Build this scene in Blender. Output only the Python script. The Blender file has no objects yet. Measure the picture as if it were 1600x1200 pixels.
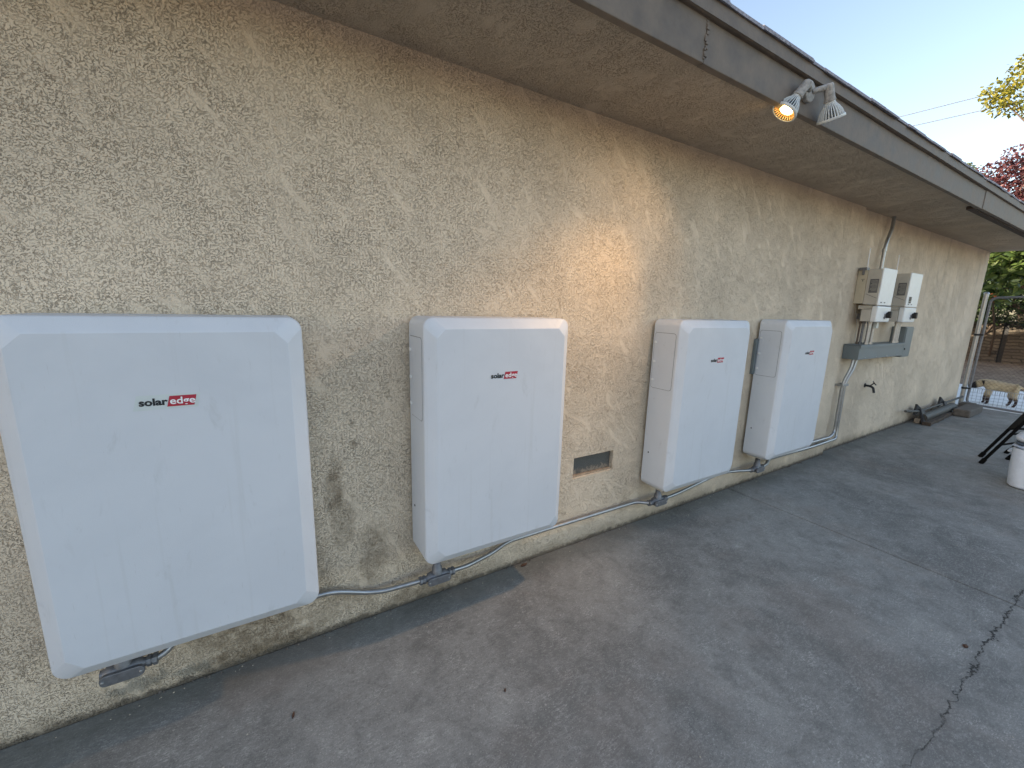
import bpy, bmesh, math, random
from mathutils import Vector, Matrix, noise
R = math.radians
PI = math.pi
sc = bpy.context.scene
col = sc.collection

# ------------------------------------------------------------------ camera
cam_d = bpy.data.cameras.new('camera')
cam = bpy.data.objects.new('camera', cam_d); col.objects.link(cam)
cam_d.sensor_width = 36.0; cam_d.lens = 646.03/1600*36; cam_d.clip_start = .02; cam_d.clip_end = 2000
YAW, PIT, ROL = 0.548, -0.1897, 0.0291
_f = Vector((math.sin(YAW)*math.cos(PIT), math.cos(YAW)*math.cos(PIT), math.sin(PIT)))
_r = Vector((math.cos(YAW), -math.sin(YAW), 0)); _u = _r.cross(_f)
_r2 = _r*math.cos(ROL)+_u*math.sin(ROL); _u2 = -_r*math.sin(ROL)+_u*math.cos(ROL)
m = Matrix((( _r2.x, _u2.x, -_f.x), (_r2.y, _u2.y, -_f.y), (_r2.z, _u2.z, -_f.z))).to_4x4()
m.translation = Vector((0, -1.9293, 1.5832)); cam.matrix_world = m
sc.camera = cam
sc.render.resolution_x, sc.render.resolution_y = 1024, 768

# ------------------------------------------------------------------ sky, sun, exposure
SUN_EL, SUN_AZ = R(15), R(-60)          # azimuth from +Y towards +X
w = bpy.data.worlds.new('World'); sc.world = w; w.use_nodes = True
nt = w.node_tree; nt.nodes.clear()
bg = nt.nodes.new('ShaderNodeBackground'); so = nt.nodes.new('ShaderNodeOutputWorld')
sk = nt.nodes.new('ShaderNodeTexSky'); sk.sky_type = 'NISHITA'; sk.sun_disc = False
sk.sun_elevation = SUN_EL; sk.sun_rotation = SUN_AZ; sk.air_density = 1.0; sk.dust_density = 2.0; sk.ozone_density = 0.9
bg.inputs['Strength'].default_value = 0.15
tint = nt.nodes.new('ShaderNodeMix'); tint.data_type = 'RGBA'; tint.blend_type = 'MULTIPLY'; tint.inputs[0].default_value = 1
tint.inputs[7].default_value = (1.04, .94, .89, 1)          # camera white balance
nt.links.new(sk.outputs[0], tint.inputs[6]); nt.links.new(tint.outputs[2], bg.inputs[0]); nt.links.new(bg.outputs[0], so.inputs[0])
sun_d = bpy.data.lights.new('sun', 'SUN'); sun_d.energy = 3.0; sun_d.angle = R(.5); sun_d.color = (1, .86, .66)
sun = bpy.data.objects.new('sun', sun_d); col.objects.link(sun)
sdir = Vector((math.sin(SUN_AZ)*math.cos(SUN_EL), math.cos(SUN_AZ)*math.cos(SUN_EL), math.sin(SUN_EL)))
sun.rotation_euler = sdir.to_track_quat('Z', 'Y').to_euler()
sc.view_settings.view_transform = 'Standard'; sc.view_settings.look = 'None'
sc.view_settings.gamma = 1; sc.view_settings.exposure = 1.7

# ------------------------------------------------------------------ materials
class NT:
    def __init__(s, name):
        s.m = bpy.data.materials.new(name); s.m.use_nodes = True; s.t = s.m.node_tree; s.t.nodes.clear()
        s.out = s.n('ShaderNodeOutputMaterial'); s.b = s.n('ShaderNodeBsdfPrincipled'); s.l(s.b.outputs[0], s.out.inputs[0])
        s.co = s.n('ShaderNodeTexCoord').outputs['Object']
    def n(s, t): return s.t.nodes.new(t)
    def l(s, a, b): s.t.links.new(a, b)
    def put(s, sock, v):
        if isinstance(v, (int, float, tuple, list)):
            if isinstance(v, (tuple, list)) and len(v) == 3 and sock.type == 'RGBA': v = (*v, 1)
            sock.default_value = v
        else: s.l(v, sock)
    def map(s, loc=(0,0,0), rot=(0,0,0), sca=(1,1,1), src=None):
        n = s.n('ShaderNodeMapping'); n.inputs[1].default_value = loc; n.inputs[2].default_value = rot; n.inputs[3].default_value = sca
        s.l(src or s.co, n.inputs[0]); return n.outputs[0]
    def noise(s, scale, detail=3, rough=.55, dist=0, src=None, dim='3D'):
        n = s.n('ShaderNodeTexNoise'); n.inputs['Scale'].default_value = scale; n.inputs['Detail'].default_value = detail
        n.inputs['Roughness'].default_value = rough; n.inputs['Distortion'].default_value = dist
        s.l(src or s.co, n.inputs['Vector']); return n.outputs[0]
    def voro(s, scale, feat='F1', src=None, rnd=1):
        n = s.n('ShaderNodeTexVoronoi'); n.feature = feat; n.inputs['Scale'].default_value = scale; n.inputs['Randomness'].default_value = rnd
        s.l(src or s.co, n.inputs['Vector']); return n.outputs[0]
    def ramp(s, v, a, b, c=0., d=1., smooth=True):
        n = s.n('ShaderNodeMapRange'); n.interpolation_type = 'SMOOTHSTEP' if smooth else 'LINEAR'
        s.put(n.inputs[0], v); n.inputs[1].default_value = a; n.inputs[2].default_value = b; n.inputs[3].default_value = c; n.inputs[4].default_value = d
        return n.outputs[0]
    def math(s, op, a, b=0., c=None, clamp=False):
        n = s.n('ShaderNodeMath'); n.operation = op; n.use_clamp = clamp; s.put(n.inputs[0], a); s.put(n.inputs[1], b)
        if c is not None: s.put(n.inputs[2], c)
        return n.outputs[0]
    def mix(s, f, a, b, mode='MIX'):
        n = s.n('ShaderNodeMix'); n.data_type = 'RGBA'; n.blend_type = mode
        s.put(n.inputs[0], f); s.put(n.inputs[6], a); s.put(n.inputs[7], b); return n.outputs[2]
    def xyz(s, src=None):
        n = s.n('ShaderNodeSeparateXYZ'); s.l(src or s.co, n.inputs[0]); return n.outputs
    def bump(s, h, dist, strength=1., normal=None):
        n = s.n('ShaderNodeBump'); n.inputs['Distance'].default_value = dist; n.inputs['Strength'].default_value = strength
        s.put(n.inputs['Height'], h)
        if normal is not None: s.l(normal, n.inputs['Normal'])
        return n.outputs[0]
    def fin(s, color, rough=.6, metal=0., normal=None, spec=None):
        s.put(s.b.inputs['Base Color'], color); s.put(s.b.inputs['Roughness'], rough); s.put(s.b.inputs['Metallic'], metal)
        if normal is not None: s.l(normal, s.b.inputs['Normal'])
        if spec is not None: s.b.inputs['Specular IOR Level'].default_value = spec
        return s.m

def simple(name, c, rough=.6, metal=0., var=.12, scale=25, bump=0., bscale=200):
    t = NT(name); v = t.noise(scale, 4)
    k = t.ramp(v, .3, .7, 1-var, 1+var, False)
    cc = t.mix(1., c, t.mix(0., (1,1,1), (1,1,1)), 'MULTIPLY')
    n = t.n('ShaderNodeVectorMath'); n.operation = 'SCALE'; n.inputs[0].default_value = c[:3]; t.l(k, n.inputs['Scale'])
    nrm = t.bump(t.noise(bscale, 3), bump) if bump else None
    return t.fin(n.outputs[0], t.ramp(v, .3, .7, rough-.06, rough+.06, False), metal, nrm)

def blob(t, cx, cz, rx, rz, warp, amt=.5):
    """mask of a soft ragged patch on the wall around (cx, cz)"""
    x, y, z = t.xyz(); 
    dx = t.math('DIVIDE', t.math('SUBTRACT', x, cx), rx); dz = t.math('DIVIDE', t.math('SUBTRACT', z, cz), rz)
    d = t.math('SQRT', t.math('ADD', t.math('MULTIPLY', dx, dx), t.math('MULTIPLY', dz, dz)))
    d = t.math('ADD', d, t.math('MULTIPLY', t.math('SUBTRACT', warp, .5), amt*4))
    return t.ramp(d, 1.0, .35, 0, 1)

def stucco(name, base, wall=True, depth=.005):
    t = NT(name)
    q = t.map(sca=(1, 1, 1.1))
    n1 = t.noise(92, 2.5, .55, .1, src=q); n2 = t.noise(105, 3, .6, 0, src=t.map(loc=(4, 1, 2))); n4 = t.noise(14, 4, .6)
    n3 = t.noise(3.1, 3, .6)
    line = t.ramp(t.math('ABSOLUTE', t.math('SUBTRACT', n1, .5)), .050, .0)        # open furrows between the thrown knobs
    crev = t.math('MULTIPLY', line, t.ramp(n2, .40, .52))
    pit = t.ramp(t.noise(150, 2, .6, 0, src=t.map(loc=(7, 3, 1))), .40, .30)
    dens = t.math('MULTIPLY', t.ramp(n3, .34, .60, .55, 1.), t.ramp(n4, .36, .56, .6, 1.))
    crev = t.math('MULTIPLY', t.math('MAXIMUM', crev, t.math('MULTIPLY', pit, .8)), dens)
    # smooth trowel sweeps with ragged borders, leaning both ways
    rag = t.math('MULTIPLY', t.math('SUBTRACT', n2, .5), .20)
    sw = t.math('ADD', t.noise(5.2, 3, .6, .3, src=t.map(sca=(2.6, 1, .75), src=t.map(rot=(0, R(36), 0)))), rag)
    sw2 = t.math('ADD', t.noise(6.5, 3, .6, .3, src=t.map(sca=(2.6, 1, .8), src=t.map(loc=(3, 0, 7), rot=(0, R(62), 0)))), rag)
    sweep = t.math('MAXIMUM', t.ramp(sw, .57, .67), t.math('MULTIPLY', t.ramp(sw2, .59, .68), .8))
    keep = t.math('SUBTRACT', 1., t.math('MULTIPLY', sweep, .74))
    h = t.math('SUBTRACT', t.math('MULTIPLY', t.noise(60, 3, .6), t.math('MULTIPLY', keep, .75)), t.math('MULTIPLY', crev, keep))
    grain = t.noise(420, 2)
    big = t.noise(1.3, 4, .6)
    c = t.mix(t.ramp(big, .35, .65), tuple(b*.90 for b in base), tuple(b*1.07 for b in base))
    c = t.mix(t.math('MULTIPLY', t.math('MULTIPLY', crev, keep), .47), c, (base[0]*.40, base[1]*.345, base[2]*.29))  # crevice shade and cavity dirt painted into furrows and pits
    c = t.mix(t.math('MULTIPLY', sweep, .05), c, tuple(min(1, b*1.2) for b in base))
    c = t.mix(t.ramp(grain, .3, .7, 0, .16), c, tuple(b*.6 for b in base))
    if wall:
        x, y, z = t.xyz()
        wp = t.noise(7, 5, .65); wp2 = t.noise(22, 4, .65)
        # brown damp stains at fixed places of this wall
        st = None
        for cx, cz, rx, rz, k in ((.235, .74, .06, .20, .8), (.27, .55, .08, .16, .55), (.33, .93, .03, .04, .6), (.33, 1.03, .02, .025, .5),
                                  (.40, .36, .10, .22, .6), (.12, .36, .12, .3, .5), (-.12, .14, .34, .12, .8), (.25, .12, .28, .10, .45), (-.35, .10, .25, .08, .4), (-.10, .05, .40, .06, .9), (.62, .06, .35, .05, .6), (1.25, .12, .10, .06, .35), (2.15, .2, .06, .12, .3)):
            b = t.math('MULTIPLY', blob(t, cx, cz, rx, rz, wp, .55), k)
            st = b if st is None else t.math('MAXIMUM', st, b)
        st = t.math('MULTIPLY', st, t.ramp(wp2, .30, .62, .35, 1))
        c = t.mix(t.math('MULTIPLY', st, .85), c, (.14, .098, .055))
        gp = t.math('MAXIMUM', blob(t, -.345, .045, .085, .035, wp2, .5), blob(t, -.52, .06, .10, .05, wp2, .8))
        c = t.mix(t.math('MULTIPLY', gp, .75), c, (.30, .285, .24))                     # patched bare render
        # long drips from the soffit far along the wall
        dr = t.noise(5.5, 3, .6, src=t.map(sca=(1.6, 1, .10)))
        dm = t.math('MULTIPLY', t.ramp(dr, .54, .68), t.math('MULTIPLY', t.ramp(x, 3.4, 5.6), t.ramp(z, 1.0, 2.3)))
        c = t.mix(t.math('MULTIPLY', dm, .14), c, (.16, .125, .08))
        # grime along the foot of the wall
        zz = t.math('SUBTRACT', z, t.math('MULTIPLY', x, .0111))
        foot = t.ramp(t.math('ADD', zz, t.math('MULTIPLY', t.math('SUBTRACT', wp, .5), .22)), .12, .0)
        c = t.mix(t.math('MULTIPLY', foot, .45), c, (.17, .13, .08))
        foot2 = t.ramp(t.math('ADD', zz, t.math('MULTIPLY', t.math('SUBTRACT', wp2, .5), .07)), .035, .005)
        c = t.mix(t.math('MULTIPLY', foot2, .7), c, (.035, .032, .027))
    n = t.bump(h, depth, 1.0); n = t.bump(grain, .0006, .6, n)
    return t.fin(c, .92, 0, n, spec=.25)

def concrete(name, base, mark=True):
    t = NT(name); x, y, z = t.xyz()
    big = t.noise(.9, 5, .62, .3); mid = t.noise(3.4, 5, .66, .6); fin = t.noise(70, 4, .75, 0, t.map(rot=(0, 0, R(25)), sca=(.6, 1.5, 1))); sp = t.noise(190, 3, .7)
    c = t.mix(t.ramp(big, .36, .64), tuple(b*.72 for b in base), tuple(b*1.16 for b in base))
    c = t.mix(t.math('MULTIPLY', t.ramp(mid, .50, .68), .42), c, tuple(b*1.6 for b in base))
    c = t.mix(t.math('MULTIPLY', t.ramp(mid, .44, .30), .4), c, tuple(b*.55 for b in base))
    c = t.mix(t.ramp(fin, .46, .72, 0, .5), c, tuple(b*1.8 for b in base))
    c = t.mix(t.ramp(sp, .44, .28, 0, .75), c, tuple(b*.35 for b in base))
    c = t.mix(t.ramp(sp, .57, .70, 0, .6), c, tuple(b*2.4 for b in base))
    m8 = t.noise(8.5, 6, .72, .4); m20 = t.noise(24, 5, .75, .2)
    c = t.mix(t.ramp(m8, .50, .34, 0, .32), c, tuple(b*.50 for b in base))
    c = t.mix(t.ramp(m20, .50, .34, 0, .22), c, tuple(b*.45 for b in base))
    clus = t.math('MULTIPLY', t.ramp(m8, .50, .64), t.ramp(t.noise(120, 3, .8, 0, t.map(rot=(0, 0, R(25)), sca=(.5, 1.4, 1))), .50, .62))
    c = t.mix(t.math('MULTIPLY', clus, .65), c, tuple(b*2.1 for b in base))
    # broom and drag streaks
    stk = t.noise(9, 4, .7, .2, src=t.map(rot=(0, 0, R(14)), sca=(1, 7, 1)))
    c = t.mix(t.ramp(stk, .60, .78, 0, .28), c, tuple(b*2.0 for b in base))
    stk2 = t.noise(30, 3, .7, .5, src=t.map(rot=(0, 0, R(-31)), sca=(.4, 5, 1)))
    c = t.mix(t.math('MULTIPLY', t.ramp(stk2, .68, .74), t.ramp(mid, .46, .58)), c, tuple(b*2.6 for b in base))
    for ang, off_, sx in ((62, 2., 9), (-18, 7., 11), (80, 4., 8)):
        sn = t.noise(2.2, 2, .5, .1, src=t.map(loc=(off_, off_, 0), rot=(0, 0, R(ang)), sca=(.5, sx, 1)))
        ln = t.math('MULTIPLY', t.ramp(t.math('ABSOLUTE', t.math('SUBTRACT', sn, .56)), .0035, .0), t.ramp(t.noise(3, 3, .6, 0, src=t.map(loc=(off_, 0, 0))), .56, .66))
        c = t.mix(t.math('MULTIPLY', ln, .45), c, tuple(b*2.2 for b in base))
    # pale chips
    ch = t.voro(5.5); c = t.mix(t.ramp(ch, .035, .02, 0, .8), c, (.42, .40, .36))
    # darker band along the wall with ragged border
    edge = t.math('ADD', y, t.math('MULTIPLY', t.math('SUBTRACT', mid, .5), .35))
    c = t.mix(t.math('MULTIPLY', t.ramp(edge, -.24, -.05), .5), c, (base[0]*.40, base[1]*.44, base[2]*.42))
    # reddish brown rust bloom
    br = t.math('MULTIPLY', t.ramp(t.noise(1.7, 4, .6, src=t.map(loc=(5, 2, 0))), .5, .66), .16)
    c = t.mix(br, c, (base[0]*1.2, base[1]*.92, base[2]*.78))
    h = t.math('ADD', t.math('MULTIPLY', fin, .6), t.math('MULTIPLY', sp, .4))
    if mark:
        wx = t.noise(2.6, 2, .5); wj = t.noise(13, 5, .72)
        d = t.math('ADD', t.math('ADD', y, 1.665), t.math('ADD', t.math('MULTIPLY', t.math('SUBTRACT', wx, .5), .07), t.math('MULTIPLY', t.math('SUBTRACT', wj, .5), .11)))
        d = t.math('ABSOLUTE', d)
        wid = t.math('MULTIPLY', t.ramp(x, 1.6, 3.0, .0002, .0036), t.ramp(t.noise(11, 3, .7), .35, .65, .35, 1.5))
        ck = t.math('SUBTRACT', 1., t.ramp(t.math('SUBTRACT', d, wid), -.0008, .0014))
        c = t.mix(t.math('MULTIPLY', ck, t.ramp(x, 1.4, 2.5, .15, 1)), c, (.028, .026, .023))
        halo = t.math('MULTIPLY', t.ramp(d, .04, .0), .22)
        c = t.mix(halo, c, tuple(b*.55 for b in base))
        h = t.math('SUBTRACT', h, t.math('MULTIPLY', ck, 4))
    n = t.bump(h, .0016, 1.)
    return t.fin(c, t.ramp(mid, .3, .7, .72, .9), 0, n, spec=.3)

M = {}
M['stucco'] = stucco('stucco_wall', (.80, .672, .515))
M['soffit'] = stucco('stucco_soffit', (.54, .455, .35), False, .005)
M['concrete'] = concrete('concrete_slab', (.232, .227, .208))
M['pale_concrete'] = simple('pale_concrete', (.78, .80, .80), .9, 0, .08, 6, .002, 90)
M['fascia'] = simple('fascia_paint', (.155, .125, .097), .66, 0, .28, 9, .0020, 45)
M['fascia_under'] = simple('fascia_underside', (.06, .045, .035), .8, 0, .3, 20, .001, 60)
M['shingle'] = simple('asphalt_shingle', (.30, .30, .34), .95, 0, .35, 60, .003, 250)
M['steel'] = simple('galvanised_steel', (.40, .41, .42), .36, .85, .12, 40, .0003, 200)
M['zinc'] = simple('cast_zinc', (.20, .205, .22), .5, .55, .2, 45, .0008, 160)
M['grey_box'] = simple('grey_enamel', (.165, .195, .205), .5, .1, .1, 9)
M['cream'] = simple('cream_enamel', (.52, .47, .36), .5, 0, .07, 12)
M['beige'] = simple('beige_enamel', (.50, .475, .42), .5, 0, .07, 12)
M['white_enamel'] = simple('white_enamel', (.76, .78, .78), .4, 0, .05, 12)
M['black'] = simple('black_plastic', (.012, .012, .013), .5, 0, .2, 30)
M['dark_label'] = simple('dark_label', (.13, .13, .13), .6, 0, .4, 160)
M['copper'] = simple('brown_stain_pipe', (.12, .085, .06), .7, 0, .2, 40)
M['weathered'] = simple('weathered_holder', (.33, .32, .30), .75, .1, .35, 60, .001, 130)
M['bulb_white'] = simple('bulb_fin_white', (.66, .70, .70), .42, .1, .06, 60)
M['bulb_dark'] = simple('bulb_inner', (.05, .06, .065), .5, .1, .2, 60)
M['red'] = simple('logo_red', (.42, .02, .045), .45, 0, .05)
M['ink'] = simple('logo_black', (.012, .016, .02), .5, 0, .05)
M['logo_white'] = simple('logo_white', (.86, .86, .86), .5, 0, .02)
M['sticker'] = simple('clear_sticker', (.60, .65, .64), .35, 0, .03)
M['wood'] = simple('old_wood', (.075, .055, .04), .9, 0, .35, 40, .003, 60)
M['wood_light'] = simple('split_wood', (.25, .20, .15), .9, 0, .35, 40, .003, 60)
M['block'] = simple('cement_block', (.13, .115, .10), .95, 0, .25, 25, .003, 120)
M['dark_iron'] = simple('dark_iron', (.028, .029, .032), .6, .3, .3, 30)
M['olive_pipe'] = simple('dull_pipe', (.07, .068, .06), .6, .0, .25, 20)
M['bark'] = simple('bark', (.11, .08, .06), .95, 0, .3, 20, .01, 25)
M['wire'] = simple('overhead_wire', (.10, .10, .11), .7, 0)
M['debris'] = simple('dry_leaf', (.085, .04, .022), .8, 0, .3, 80)
M['debris_pale'] = simple('pale_chip', (.42, .38, .31), .8, 0, .3, 80)
M['hull'] = simple('cooler_white', (.70, .76, .84), .42, 0, .05, 30, .0004, 300)
M['chair_black'] = simple('chair_black', (.006, .006, .006), .85, 0, .2); M['chair_black'].node_tree.nodes['Principled BSDF'].inputs['Specular IOR Level'].default_value = .15
M['band'] = simple('cooler_band', (.13, .16, .19), .5, 0)

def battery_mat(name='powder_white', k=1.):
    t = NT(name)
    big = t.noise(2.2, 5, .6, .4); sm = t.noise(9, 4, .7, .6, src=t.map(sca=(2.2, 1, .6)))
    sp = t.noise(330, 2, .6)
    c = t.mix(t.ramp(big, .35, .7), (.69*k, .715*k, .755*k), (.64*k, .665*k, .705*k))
    c = t.mix(t.math('MULTIPLY', t.ramp(sm, .60, .74), .30), c, (.46, .47, .48))
    sc2 = t.noise(26, 3, .7, .3, src=t.map(rot=(0, R(20), 0), sca=(5, 1, .5)))
    c = t.mix(t.math('MULTIPLY', t.ramp(sc2, .66, .74), .30), c, (.42, .42, .42))
    rub = t.noise(3.4, 5, .7, 1.2, src=t.map(rot=(0, R(-35), 0), sca=(2.5, 1, .6)))
    c = t.mix(t.math('MULTIPLY', t.ramp(rub, .58, .72), .28), c, (.45, .46, .46))
    run = t.noise(16, 3, .6, 0, src=t.map(sca=(1.6, 1, .05)))
    c = t.mix(t.math('MULTIPLY', t.ramp(run, .60, .72), .16), c, (.48, .48, .47))
    c = t.mix(t.ramp(sp, .62, .8, 0, .16), c, (.5, .52, .54))
    return t.fin(c, t.ramp(big, .3, .7, .42, .52), .0, t.bump(sp, .0005, .8), spec=.5)
M['battery'] = battery_mat(); M['battery_face_shaded'] = battery_mat('powder_white_shaded', .93)  # front gets a darker copy, painting in its shade against the sky-lit bevels

def brick_mat():
    t = NT('slump_block_wall')
    b = t.n('ShaderNodeTexBrick'); sw = t.n('ShaderNodeCombineXYZ'); x, y, z = t.xyz()
    wob = t.noise(3, 3)
    t.l(t.math('ADD', t.math('ADD', x, y), t.math('MULTIPLY', t.noise(1.7, 2), .8)), sw.inputs[0]); t.l(t.math('ADD', z, t.math('MULTIPLY', wob, .09)), sw.inputs[1]); t.l(sw.outputs[0], b.inputs[0])
    b.inputs['Scale'].default_value = 1; b.inputs['Brick Width'].default_value = .40; b.inputs['Row Height'].default_value = .10
    b.inputs['Mortar Size'].default_value = .016; b.inputs['Mortar Smooth'].default_value = .6; b.inputs['Bias'].default_value = .1
    b.inputs['Color1'].default_value = (.085, .068, .052, 1); b.inputs['Color2'].default_value = (.17, .14, .105, 1); b.inputs['Mortar'].default_value = (.05, .042, .034, 1)
    c = t.mix(t.ramp(t.noise(14, 4), .3, .7, 0, .5), b.outputs[0], (.09, .075, .06))
    return t.fin(c, .95, 0, t.bump(b.outputs['Fac'], -.02))
M['brick'] = brick_mat()

def dirt_mat():
    t = NT('leaf_litter_dirt')
    a = t.noise(2.5, 5, .7); b_ = t.noise(22, 4, .75); v = t.voro(5.5)
    c = t.mix(t.ramp(a, .35, .65), (.16, .115, .08), (.28, .215, .15))
    c = t.mix(t.ramp(b_, .55, .7, 0, .7), c, (.34, .27, .20))
    c = t.mix(t.ramp(v, .22, .10, 0, .9), c, (.46, .37, .27))
    return t.fin(c, .95, 0, t.bump(b_, .03))
M['dirt'] = dirt_mat()

def leaf_mat(name, a, b, trans=.35, rough=.45):
    t = NT(name)
    g = t.n('ShaderNodeNewGeometry')
    r = t.ramp(g.outputs['Random Per Island'], 0, 1, 0, 1, False)
    c = t.mix(r, a, b)
    t.fin(c, rough, 0)
    tr = t.n('ShaderNodeBsdfTranslucent'); t.l(c, tr.inputs[0])
    mx = t.n('ShaderNodeMixShader'); mx.inputs[0].default_value = trans
    t.l(t.b.outputs[0], mx.inputs[1]); t.l(tr.outputs[0], mx.inputs[2]); t.l(mx.outputs[0], t.out.inputs[0])
    return t.m
M['leaf_glossy'] = leaf_mat('glossy_leaf', (.035, .075, .02), (.20, .27, .08), .3, .28)
M['leaf_dark'] = leaf_mat('dark_leaf', (.02, .04, .014), (.06, .10, .03), .2, .5)
M['leaf_plum'] = leaf_mat('plum_leaf', (.05, .018, .028), (.15, .055, .065), .3, .5)
M['leaf_yellow'] = leaf_mat('yellow_green_leaf', (.10, .13, .02), (.36, .33, .05), .4, .5)
M['leaf_rust'] = leaf_mat('rust_leaf', (.20, .05, .015), (.42, .14, .05), .35, .5)
M['leaf_sage'] = leaf_mat('sage_leaf', (.045, .07, .035), (.11, .14, .07), .25, .6)

def dog_mat():
    t = NT('tan_fur'); x, y, z = t.xyz()
    f = t.noise(45, 4, .7); f2 = t.noise(9, 3)
    c = t.mix(t.ramp(f, .3, .7), (.42, .32, .19), (.62, .50, .32))
    c = t.mix(t.math('MULTIPLY', t.ramp(f2, .5, .7), .4), c, (.17, .12, .07))
    c = t.mix(t.ramp(t.math('ADD', z, t.math('MULTIPLY', f, .05)), .20, .13), c, (.05, .03, .027))     # dark lower legs
    muz = t.math('MULTIPLY', t.ramp(t.math('SUBTRACT', x, t.math('MULTIPLY', z, .35)), .115, .145), 1.)  # black mask, x is forward
    c = t.mix(muz, c, (.015, .012, .012))
    return t.fin(c, .9, 0, t.bump(f, .01))
M['fur'] = dog_mat()
M['dark_fur'] = simple('dark_fur', (.022, .016, .014), .9, 0, .3, 60)

def screen_mat():
    t = NT('vent_screen_dust'); x, y, z = t.xyz()
    s1 = t.math('SINE', t.math('MULTIPLY', x, 900)); s2 = t.math('SINE', t.math('MULTIPLY', z, 900))
    g = t.math('MAXIMUM', s1, s2); n = t.noise(40, 4, .7)
    c = t.mix(t.ramp(g, -.2, .8), (.04, .04, .037), (.145, .14, .125))
    d = t.math('ADD', t.ramp(z, .60, .48, -.12, .22), t.math('MULTIPLY', n, .9))
    c = t.mix(t.ramp(d, .52, .68, 0, .8), c, (.30, .25, .19))
    return t.fin(c, .9, 0)
M['screen'] = screen_mat()

def glow_mat():
    t = NT('lit_lens')
    e = t.n('ShaderNodeEmission'); e.inputs[0].default_value = (1, .62, .18, 1); e.inputs[1].default_value = 8
    t.l(e.outputs[0], t.out.inputs[0]); return t.m
M['glow'] = glow_mat()
def glow2_mat():
    t = NT('lit_inner_ring')
    e = t.n('ShaderNodeEmission'); e.inputs[0].default_value = (1, .36, .05, 1); e.inputs[1].default_value = .8
    t.l(e.outputs[0], t.out.inputs[0]); return t.m
M['glow2'] = glow2_mat()

# ------------------------------------------------------------------ mesh helpers
class MB:
    def __init__(s): s.v = []; s.f = []; s.mi = []; s.sm = []
    def add(s, vs, fs, mi=0, sm=False):
        o = len(s.v); s.v += [tuple(p) for p in vs]; s.f += [tuple(i+o for i in f) for f in fs]; s.mi += [mi]*len(fs); s.sm += [sm]*len(fs)
    def box(s, x0, x1, y0, y1, z0, z1, mi=0):
        v = [(x, y, z) for z in (z0, z1) for y in (y0, y1) for x in (x0, x1)]
        s.add(v, [(0,2,3,1), (4,5,7,6), (0,1,5,4), (1,3,7,5), (3,2,6,7), (2,0,4,6)], mi)
    def quad(s, a, b, c, d, mi=0): s.add([a,b,c,d], [(0,1,2,3)], mi)
    def prism(s, pts, y0, y1, mi=0):          # pts in XZ, counter-clockwise seen from -Y
        n = len(pts)
        s.add([(x, y0, z) for x, z in pts]+[(x, y1, z) for x, z in pts],
              [tuple(range(n)), tuple(range(2*n-1, n-1, -1))]+[(i, i+n, (i+1) % n+n, (i+1) % n) for i in range(n)], mi)
    def tube(s, pts, r, n=10, mi=0, cap=True, radii=None):
        pts = [Vector(p) for p in pts]; rings = []; up = None
        for i, p in enumerate(pts):
            d = (pts[min(i+1, len(pts)-1)]-pts[max(i-1, 0)]).normalized()
            if up is None: up = Vector((0,0,1)) if abs(d.z) < .9 else Vector((1,0,0))
            a = d.cross(up).normalized(); b = a.cross(d).normalized(); up = b
            rr = radii[i] if radii else r
            rings.append([p+a*math.cos(2*PI*k/n)*rr+b*math.sin(2*PI*k/n)*rr for k in range(n)])
        vs = [q for g in rings for q in g]; fs = []
        for i in range(len(rings)-1):
            for k in range(n): fs.append((i*n+k, i*n+(k+1) % n, (i+1)*n+(k+1) % n, (i+1)*n+k))
        s.add(vs, fs, mi, True)
        if cap: s.add(rings[0], [tuple(range(n-1, -1, -1))], mi); s.add(rings[-1], [tuple(range(n))], mi)
    def lathe(s, prof, P, D, n=24, mi=0, sm=True):   # prof [(dist along, radius)]
        P = Vector(P); D = Vector(D).normalized(); a = D.orthogonal().normalized(); b = D.cross(a)
        vs = []; fs = []
        for h, r in prof:
            for k in range(n): vs.append(P+D*h+a*math.cos(2*PI*k/n)*r+b*math.sin(2*PI*k/n)*r)
        for i in range(len(prof)-1):
            for k in range(n): fs.append((i*n+k, i*n+(k+1) % n, (i+1)*n+(k+1) % n, (i+1)*n+k))
        s.add(vs, fs, mi, sm)
    def build(s, name, mat, parent=None, bevel=0, seg=2, loc=None):
        me = bpy.data.meshes.new(name); me.from_pydata(s.v, [], s.f)
        for mm in (mat if isinstance(mat, (list, tuple)) else [mat]): me.materials.append(mm)
        for p, mi, smf in zip(me.polygons, s.mi, s.sm): p.material_index = mi; p.use_smooth = smf
        me.update()
        o = bpy.data.objects.new(name, me); col.objects.link(o)
        if parent: o.parent = parent
        if loc: o.location = loc
        if bevel:
            b = o.modifiers.new('bevel', 'BEVEL'); b.width = bevel; b.segments = seg; b.limit_method = 'ANGLE'; b.angle_limit = R(30)
        return o

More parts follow.
